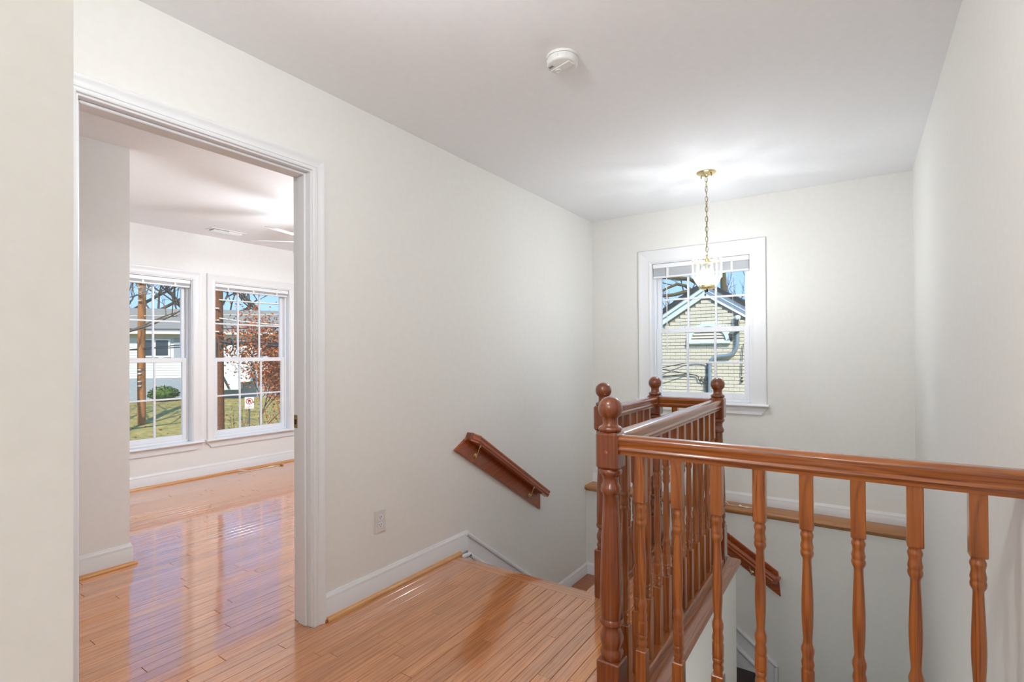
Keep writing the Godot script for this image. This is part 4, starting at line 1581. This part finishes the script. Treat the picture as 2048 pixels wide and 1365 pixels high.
func bare_tree(label: String, base: Vector3, h: float, r: float, dirs: Array, blen: float, depth: int, group := "bare trees outside") -> Array:
	var o := thing("bare_tree", label, "tree", base, 0.0, group)
	var g := Geo.new()
	limb(g, [Vector3(0, -0.2, 0), Vector3(0.03, h * 0.3, 0.02), Vector3(-0.05, h * 0.65, 0.0), Vector3(0.02, h, 0.03)], r, r * 0.6, 9)
	put("trunk", g, M.bark, o)
	var tips := []
	for d in dirs:
		g = Geo.new()
		grow(g, Vector3(0, h * d[1], 0), d[0], blen * rng.randf_range(0.85, 1.15), r * 0.5, depth, tips)
		put("branch", g, M.bark, o)
	return [o, tips]


func leaves(parent: Node3D, spots: Array, per: int, spread: float, size: float, called := "foliage") -> void:
	var g := Geo.new()
	for s in spots:
		for k in per:
			var c: Vector3 = s + Vector3(rng.randfn(), rng.randfn() * 0.8, rng.randfn()) * spread
			var u := Vector3(rng.randfn(), rng.randfn(), rng.randfn()).normalized() * size * rng.randf_range(0.6, 1.2)
			var w := u.cross(Vector3(rng.randfn(), rng.randfn(), rng.randfn())).normalized() * u.length() * 0.55
			var nn := u.cross(w).normalized()
			var t := rng.randf()
			g.tone = Color(0.55, 0.40, 0.26).lerp(Color(1.5, 1.15, 0.9), t * t)
			g.tri(c - u, c + w + nn * size * 0.2, c + u, nn, nn, nn)
			g.tri(c - u, c + u, c - w + nn * size * 0.2, nn, nn, nn)
	put(called, g, M.leaf, parent).set_meta("kind", "stuff")


func ground_y(x: float) -> float:
	var t := clampf((-x - 20.0) / 11.0, 0.0, 1.0)
	return lerpf(-2.75, -1.28, t * t * (3.0 - 2.0 * t))


func build_street() -> void:
	# ground: level round the houses, rising as a lawn across the street
	var g := Geo.new()
	var xs := [60.0, 4.0, -4.0, -8.0, -14.0, -18.0, -20.0, -21.0, -22.0, -23.0, -24.0, -25.0, -26.0, -27.0, -28.0, -29.0, -30.0, -31.0, -34.0, -44.0, -120.0]
	for i in xs.size() - 1:
		var x0: float = xs[i]
		var x1: float = xs[i + 1]
		var e := (ground_y(x1) - ground_y(x0)) / (x1 - x0)
		var nn := Vector3(-e, 1, 0).normalized()
		g.quad(P(x0, ground_y(x0), -60), P(x1, ground_y(x1), -60), P(x1, ground_y(x1), 120), P(x0, ground_y(x0), 120), nn)
		g.quad(P(x0, -4, -60), P(x1, -4, -60), P(x1, -4, 120), P(x0, -4, 120), Vector3.DOWN)
	structure("ground", g, M.grass, "yellow-green winter lawn rising across the street")
	var fl := thing("fallen_leaves", "pale dry leaves scattered over the winter lawn", "leaves", Vector3.ZERO)
	fl.set_meta("kind", "stuff")
	g = Geo.new()
	for k in 420:
		var x := rng.randf_range(-31.0, -20.0)
		var d := rng.randf_range(6.0, 15.5)
		var c := P(x, ground_y(x) + 0.03, d)
		var u := Vector3(rng.randfn(), 0.2 * rng.randfn(), rng.randfn()).normalized() * 0.07
		var w := Vector3(-u.z, 0.02, u.x) * 0.6
		g.tone = Color(0.9, 0.62, 0.40).lerp(Color(1.9, 1.6, 1.2), rng.randf())
		g.tri(c - u, c + w, c + u, Vector3.UP, Vector3.UP, Vector3.UP)
		g.tri(c - u, c + u, c - w, Vector3.UP, Vector3.UP, Vector3.UP)
	put("leaf_scatter", g, M.leaf, fl).set_meta("kind", "stuff")

	build_far_house()

	# utility poles
	var o := thing("utility_pole", "tan wooden utility pole rising past the left bedroom window", "utility pole", P(-26.62, ground_y(-26.62), 9.79), 0.0, "utility poles on the street")
	g = Geo.new()
	var hb := 1.2157 - ground_y(-26.62)
	limb(g, [Vector3(0, -0.3, 0), Vector3(-0.02, 3.3, 0), Vector3(-0.06, 7.1, -0.06), Vector3(-0.08, 7.5, -0.07)], 0.165, 0.14, 12)
	put("shaft", g, M.pole, o)
	for y in [4.55, 4.30, 3.95, 3.70, 0.62, 0.45, 0.10, -0.1]:
		g = Geo.new()
		g.ball(Vector3(0.12, y + hb - 1.2, 0.12), 0.055, 8, Vector3(1.6, 0.6, 1.6))
		put("bracket", g, M.white_out if y < 1.0 else M.soffit, o)
	o = thing("utility_pole", "dark brown utility pole in front of the right bedroom window's view", "utility pole", P(-14.46, ground_y(-14.46), 7.12), 0.0, "utility poles on the street")
	g = Geo.new()
	limb(g, [Vector3(0.03, -0.3, 0), Vector3(0, 3.0, 0), Vector3(-0.05, 6.4, 0), Vector3(-0.07, 9.0, 0)], 0.16, 0.125, 14)
	put("shaft", g, M.pole_dark, o)
	g = Geo.new()
	g.tube([Vector3(0.13, 0.4, 0.10), Vector3(0.12, 2.0, 0.10), Vector3(0.10, 3.2, 0.10), Vector3(0.09, 4.4, 0.09)], [0.035], 8)
	put("riser_pipe", g, M.iron, o)
	for y in [5.25, 4.93, 4.62]:
		g = Geo.new()
		g.tube([Vector3(-0.16, y, 0.12), Vector3(0.0, y + 0.02, 0.17), Vector3(0.18, y + 0.01, 0.06)], [0.022], 6)
		put("strap", g, M.soffit, o)
	g = Geo.new()
	var loop := []
	for k in 20:
		var a := TAU * k / 20.0
		loop.append(Vector3(0.36 + cos(a) * 0.20, 4.25 + sin(a) * 0.20, -0.12))
	g.tube(loop, [0.018], 6, true)
	g.tube([Vector3(0.05, 4.55, 0.12), Vector3(0.20, 4.20, 0.05), Vector3(0.34, 4.06, -0.12)], [0.014], 6)
	put("cable_coil", g, M.wire, o)

	# overhead wires between the poles
	var wires := [
		[P(-40, 3.6, 0.0), P(-26.5, 2.45, 9.85), P(-13.0, 3.0, 16.0)], [P(-40, 1.2, 2.0), P(-26.4, 1.55, 9.9), P(-14.4, 2.25, 12.5)],
		[P(-34, 0.7, 3.5), P(-26.4, 1.60, 9.9), P(-20.0, 2.5, 16.0)], [P(-40, 3.05, 0.5), P(-26.4, 3.05, 9.95), P(-16.0, 3.1, 16.0)],
		[P(-14.35, 2.75, 7.1), P(-12.6, 2.62, 10.5), P(-11.0, 2.6, 16.0)], [P(-14.35, 2.25, 7.1), P(-12.9, 2.02, 9.6), P(-11.0, 2.0, 14.0)],
		[P(-14.3, 1.62, 7.1), P(-13.0, 1.50, 9.5), P(-11.0, 1.7, 14.0)], [P(-14.3, 1.52, 7.1), P(-12.9, 1.60, 9.6), P(-11.0, 1.55, 14.0)],
	]
	var names := ["upper street wire crossing behind the tan pole", "sagging wire from the tan pole to the right", "lower street wire passing the tan pole", "second street wire on the tan pole's neck", "pale wire on the dark pole's top strap", "pale wire on the dark pole's middle strap", "dark thick wire running right from the dark pole", "thin wire under the thick one on the dark pole"]
	for k in wires.size():
		var wt := thing("overhead_wire", names[k], "wire", Vector3.ZERO, 0.0, "overhead wires of the street")
		g = Geo.new()
		var w: Array = wires[k]
		var pts := []
		for i in 13:
			var t := i / 12.0
			pts.append(w[0] * (1 - t) * (1 - t) + (w[1] * 2.0 - (w[0] + w[2]) * 0.5) * 2.0 * t * (1 - t) + w[2] * t * t)
		g.tube(pts, [0.022 if k != 6 else 0.05], 5)
		put("strand", g, M.soffit if k in [3, 4, 5] else M.wire, wt)

	# no-parking sign
	o = thing("parking_sign", "small white no-parking sign on a dark post on the lawn", "sign", P(-18.69, ground_y(-18.69), 10.32), 1.06)
	g = Geo.new()
	g.box(Vector3(0, 1.0, -0.02), Vector3(0.055, 2.4, 0.04), 0.006)
	put("post", g, M.post, o)
	g = Geo.new()
	g.box(Vector3(0, 2.24, 0.012), Vector3(0.30, 0.43, 0.012), 0.003)
	var pn := put("plate", g, M.white_out, o)
	g = Geo.new()
	var rg := PackedVector2Array()
	for k in 33:
		var a := TAU * k / 32.0
		rg.append(Vector2(cos(a), sin(a)) * 0.118)
	for k in range(32, -1, -1):
		var a := TAU * k / 32.0
		rg.append(Vector2(cos(a), sin(a)) * 0.092)
	g.ext(rg, Transform3D(Basis.IDENTITY, Vector3(0, 2.30, 0.018)), 0.0, 0.003)
	put("ring", g, M.red, pn)
	g = Geo.new()
	g.ext(poly([-0.045, 0.06, 0.015, 0.06, 0.045, 0.045, 0.045, 0.005, 0.015, -0.01, -0.018, -0.01, -0.018, -0.065, -0.045, -0.065]), Transform3D(Basis.IDENTITY, Vector3(0, 2.30, 0.018)), 0.0, 0.002)
	put("letter", g, M.black, pn)
	g = Geo.new()
	g.ext(poly([-0.014, -0.1, 0.014, -0.1, 0.014, 0.1, -0.014, 0.1]), Transform3D(Basis(Vector3(0, 0, 1), 0.785), Vector3(0, 2.30, 0.020)), 0.0, 0.0025)
	put("slash", g, M.red, pn)
	g = Geo.new()
	g.box(Vector3(0, 2.085, 0.019), Vector3(0.18, 0.018, 0.002))
	put("arrow", g, M.red, pn)

	o = thing("marker_post", "thin white marker post on the lawn beside the tan pole", "post", P(-27.92, ground_y(-27.92) - 0.1, 10.14))
	g = Geo.new()
	g.box(Vector3(0, 0.72, 0), Vector3(0.09, 1.45, 0.05), 0.01)
	g.box(Vector3(0, 1.46, 0), Vector3(0.075, 0.03, 0.045), 0.01)
	put("stake", g, M.white_out, o)

	# round shrub at the foundation
	o = thing("round_shrub", "round dark green shrub against the grey foundation across the street", "shrub", P(-32.3, ground_y(-32.3) + 0.05, 12.95))
	g = Geo.new()
	for k in 900:
		var a := rng.randf() * TAU
		var e := asin(rng.randf_range(-0.3, 1.0))
		var n := Vector3(cos(a) * cos(e), sin(e), sin(a) * cos(e))
		var c := Vector3(n.x * 0.72, 0.34 + n.y * 0.42, n.z * 0.72) * rng.randf_range(0.75, 1.04)
		var u := (n + Vector3(rng.randfn(), rng.randfn(), rng.randfn()) * 0.5).normalized() * 0.10
		var w := u.cross(Vector3(rng.randfn(), rng.randfn(), rng.randfn())).normalized() * 0.035
		g.tone = Color(0.5, 0.5, 0.5).lerp(Color(1.5, 1.5, 1.4), rng.randf())
		g.tri(c - u * 0.4, c + w, c + u, n, n, n)
		g.tri(c - u * 0.4, c + u, c - w, n, n, n)
	put("foliage", g, M.green_leaf, o).set_meta("kind", "stuff")
	g = Geo.new()
	g.ball(Vector3(0, 0.30, 0), 0.62, 14, Vector3(1, 0.62, 1))
	put("inner_growth", g, M.bush, o)

	build_trees()


func build_far_house() -> void:
	var o := thing("house_across", "white sided house with a grey roof and block foundation across the street", "house", P(-33.2, 0, 13.75), deg_to_rad(52.0))
	var g := Geo.new()
	g.span(Vector3(-9, -2.2, -6), Vector3(9.0, -0.02, 0))
	put("foundation", g, M.block, o)
	g = Geo.new()
	g.span(Vector3(-9, -0.02, -6), Vector3(9.0, 2.62, -0.03))
	var wl := put("wall", g, M.siding, o)
	for k in 18:   # lapped boards
		g = Geo.new()
		var y := -0.02 + 0.147 * k
		g.ext(poly([0, 0, 0.035, 0, 0.012, 0.15, 0, 0.15]), axes(Vector3(0, 0, 1), Vector3.UP, Vector3.RIGHT, Vector3(0, y, -0.03)), -9.0, 9.0)
		put("siding_board", g, M.siding, wl)
	g = Geo.new()
	g.ext(poly([0.55, 2.52, 0.55, 2.68, -3.0, 4.25, -6.5, 2.68, -6.5, 2.52]), axes(Vector3(0, 0, 1), Vector3.UP, Vector3.RIGHT, Vector3.ZERO), -9.4, 9.4)
	put("roof", g, M.roof_far, o)
	g = Geo.new()
	g.span(Vector3(-9.4, 2.50, 0.50), Vector3(9.4, 2.66, 0.60), 0.02)
	put("gutter", g, M.white_out, o)
	g = Geo.new()
	g.span(Vector3(-9.0, 2.30, 0.0), Vector3(9.0, 2.52, 0.03))
	put("frieze", g, M.soffit, o)
	g = Geo.new()
	g.span(Vector3(-0.25, 3.6, -3.2), Vector3(0.2, 4.75, -2.8), 0.02)
	put("chimney", g, M.chimney, o)
	# windows: a paired one, a shuttered one, others along the front
	for x in [-6.2, -0.85, 5.6]:
		g = Geo.new()
		g.span(Vector3(x - 0.78, 1.18, 0.0), Vector3(x + 0.78, 2.26, 0.07), 0.01)
		var w := put("window", g, M.white_out, o)
		for s in [-1.0, 1.0]:
			g = Geo.new()
			g.span(Vector3(x + s * 0.36 - 0.31, 1.28, 0.06), Vector3(x + s * 0.36 + 0.31, 2.17, 0.078))
			put("pane", g, M.window_dark, w)
	g = Geo.new()
	g.span(Vector3(0.10, 1.05, 0.0), Vector3(0.62, 2.30, 0.06), 0.01)
	put("shutter", g, M.block, o)
	# porch at the right with its stair rail
	g = Geo.new()
	g.span(Vector3(2.6, -0.75, 0.0), Vector3(3.7, 0.9, 1.1), 0.02)
	put("porch_side", g, M.siding, o)
	g = Geo.new()
	g.span(Vector3(3.7, -0.3, 0.0), Vector3(4.3, 0.9, 1.1), 0.02)
	put("porch_step", g, M.siding, o)
	g = Geo.new()
	g.tube([Vector3(2.7, 0.45, 1.2), Vector3(3.2, -0.65, 1.25)], [0.06], 6)
	put("stair_rail", g, M.iron, o)


func build_trees() -> void:
	# the big mossy oak behind the gable house
	var o := thing("mossy_oak", "big mossy bare tree behind the cream gable, its limbs reaching left", "tree", P(-3.48, -2.7, 16.95))
	var b := Vector3(3.48, 2.7, 16.95)
	var q := func(x: float, y: float, d: float) -> Vector3: return P(x, y, d) - P(-3.48, -2.7, 16.95)
	var g := Geo.new()
	limb(g, [q.call(-3.40, -2.9, 16.95), q.call(-3.46, 0.5, 16.95), q.call(-3.44, 2.3, 16.97), q.call(-3.46, 3.05, 16.95), q.call(-3.48, 3.9, 16.93), q.call(-3.40, 6.5, 16.9)], 0.14, 0.065, 11)
	put("trunk", g, M.moss, o)
	var limbs := [
		[[-3.46, 2.60, 16.95], [-3.75, 2.95, 16.8], [-4.07, 3.36, 16.55], [-4.35, 3.56, 16.35], [-4.62, 3.58, 16.2], [-5.10, 3.60, 15.9], [-6.2, 3.9, 15.4]],
		[[-3.46, 2.35, 16.95], [-3.75, 2.75, 16.75], [-4.02, 3.02, 16.58], [-4.25, 3.16, 16.42], [-4.46, 3.15, 16.27], [-4.75, 3.06, 16.1], [-5.10, 3.03, 15.9], [-6.0, 3.2, 15.4]],
		[[-4.25, 3.16, 16.42], [-4.45, 3.34, 16.25], [-4.66, 3.39, 16.12], [-4.85, 3.30, 16.0], [-5.10, 3.17, 15.88], [-5.8, 3.0, 15.5]],
	]
	for k in 3:
		g = Geo.new()
		var pts := []
		for p in limbs[k]:
			pts.append(q.call(p[0], p[1], p[2]))
		limb(g, pts, [0.075, 0.08, 0.055][k], [0.04, 0.045, 0.03][k], 9)
		put("limb", g, M.moss, o)
	g = Geo.new()
	var tips := []
	for s in [[-4.1, 3.40, 16.5], [-4.35, 3.56, 16.35], [-4.3, 3.18, 16.4], [-4.5, 3.15, 16.25], [-4.75, 3.35, 16.1], [-3.9, 2.9, 16.6], [-3.48, 3.4, 16.94], [-3.5, 3.0, 16.9], [-4.9, 3.58, 16.0]]:
		grow(g, q.call(s[0], s[1], s[2]), Vector3(rng.randf_range(-0.8, 0.6), rng.randf_range(-0.3, 1.0), rng.randf_range(-0.3, 0.3)), 0.42, 0.022, 2, tips, 0.6)
	put("twigs", g, M.bark, o).set_meta("kind", "stuff")
	var defs := [
		["slender bare tree in the sky right of the lantern", P(-3.9, -2.7, 22.0), 5.0, 0.10, 1.5],
		["slim bare tree showing left above the gable's eave", P(-8.4, -2.7, 23.5), 3.9, 0.12, 1.9],
		["bare sapling at the right edge of the stairwell window's sky", P(-3.15, -2.7, 23.0), 4.6, 0.09, 1.4],
		["bare twiggy tree at the far left of the stairwell window's sky", P(-9.6, -2.7, 25.0), 4.2, 0.14, 2.2],
		["thin bare tree just right of the gable peak", P(-4.6, -2.7, 26.0), 5.6, 0.11, 1.7],
	]
	for t in defs:
		bare_tree(t[0], t[1], t[2], t[3], [[Vector3(0.5, 1, 0.2), 0.97], [Vector3(-0.6, 1, -0.1), 0.9], [Vector3(0.3, 1, -0.5), 0.8], [Vector3(-0.4, 0.8, 0.5), 0.7], [Vector3(0.8, 0.8, 0.1), 0.62]], t[4], 3)
	# across the street: a spreading limb overhead and a wood behind the house
	var far := [
		["tall bare tree behind the house across the street, by the tan pole", P(-43.0, -1.3, 14.8), 6.0, 0.30, 4.2, 5],
		["bare tree behind the roof of the house across the street, by the chimney", P(-41.0, -1.3, 19.0), 5.4, 0.26, 3.8, 5],
		["spreading bare tree further right behind the house across the street", P(-37.0, -1.3, 23.5), 5.2, 0.28, 4.0, 5],
		["bare street tree whose limbs cross the top of the left window", P(-23.5, -2.6, 6.5), 5.0, 0.15, 2.4, 4],
	]
	for t in far:
		bare_tree(t[0], t[1], t[2], t[3], [[Vector3(0.5, 0.9, 0.5), 0.98], [Vector3(-0.2, 0.8, -0.9), 0.9], [Vector3(0.3, 0.6, -1.0), 0.8], [Vector3(-0.5, 0.8, 0.5), 0.78], [Vector3(0.4, 0.5, 0.9), 0.7], [Vector3(0.0, 1, 0.1), 1.0]], t[4], t[5])
	# the tree with clinging copper leaves outside the right bedroom window
	var r := bare_tree("tree with clinging copper-brown leaves outside the right bedroom window", P(-14.5, -2.7, 8.35), 2.3, 0.035, [[Vector3(0.3, 0.9, -0.9), 0.95], [Vector3(0.2, 1.0, -0.3), 0.9], [Vector3(-0.2, 0.8, -0.5), 0.98], [Vector3(0.2, 0.6, -0.6), 0.75], [Vector3(-0.1, 0.6, -1.0), 0.66], [Vector3(0.1, 1, 0.15), 1.0]], 1.35, 3, "leafy tree")
	leaves(r[0], r[1], 30, 0.27, 0.05)
	var r2 := bare_tree("second copper-leaved tree further back at the right", P(-19.0, -2.5, 15.4), 2.2, 0.05, [[Vector3(0.3, 0.9, -0.9), 0.95], [Vector3(0.2, 1.0, 0.8), 0.9], [Vector3(-0.2, 0.8, 0.3), 0.98], [Vector3(0.2, 0.6, 1.0), 0.75], [Vector3(0.1, 1, 0.15), 1.0]], 2.3, 3, "leafy tree")
	leaves(r2[0], r2[1], 6, 0.24, 0.06)
	var r3 := bare_tree("copper-leaved thicket behind and right of the no-parking sign", P(-20.6, -2.6, 13.3), 1.9, 0.035, [[Vector3(0.3, 0.9, -0.9), 0.6], [Vector3(0.2, 1.0, 0.5), 0.8], [Vector3(-0.2, 0.8, -0.3), 0.98], [Vector3(0.2, 0.6, 0.6), 0.7], [Vector3(-0.1, 0.5, -1.0), 0.5], [Vector3(0.1, 1, 0.15), 1.0], [Vector3(0.0, 1, -0.5), 0.4]], 1.3, 3, "leafy tree")
	leaves(r3[0], r3[1], 26, 0.28, 0.065)
	# rank dry stems below the sign
	for k in 3:
		var s := thing("dry_shrub", ["dry reddish shrub at the right foot of the right bedroom window view", "dry stems beside the no-parking sign's post", "dry grass clump at the foot of the dark pole"][k], "shrub", [P(-13.1, -2.7, 8.6), P(-15.4, -2.7, 8.6), P(-13.6, -2.7, 6.95)][k], 0.0, "dry shrubs by the street")
		g = Geo.new()
		var tp := []
		for j in [16, 7, 9][k]:
			grow(g, Vector3(rng.randfn() * 0.18, 0, rng.randfn() * 0.28), Vector3(rng.randfn() * 0.25, 1.5, rng.randfn() * 0.35), [1.9, 1.5, 1.4][k], 0.013, 1, tp, 0.5)
		put("stems", g, M.bark, s).set_meta("kind", "stuff")
		leaves(s, tp, [12, 3, 2][k], 0.20, 0.042, "dry_leaves")
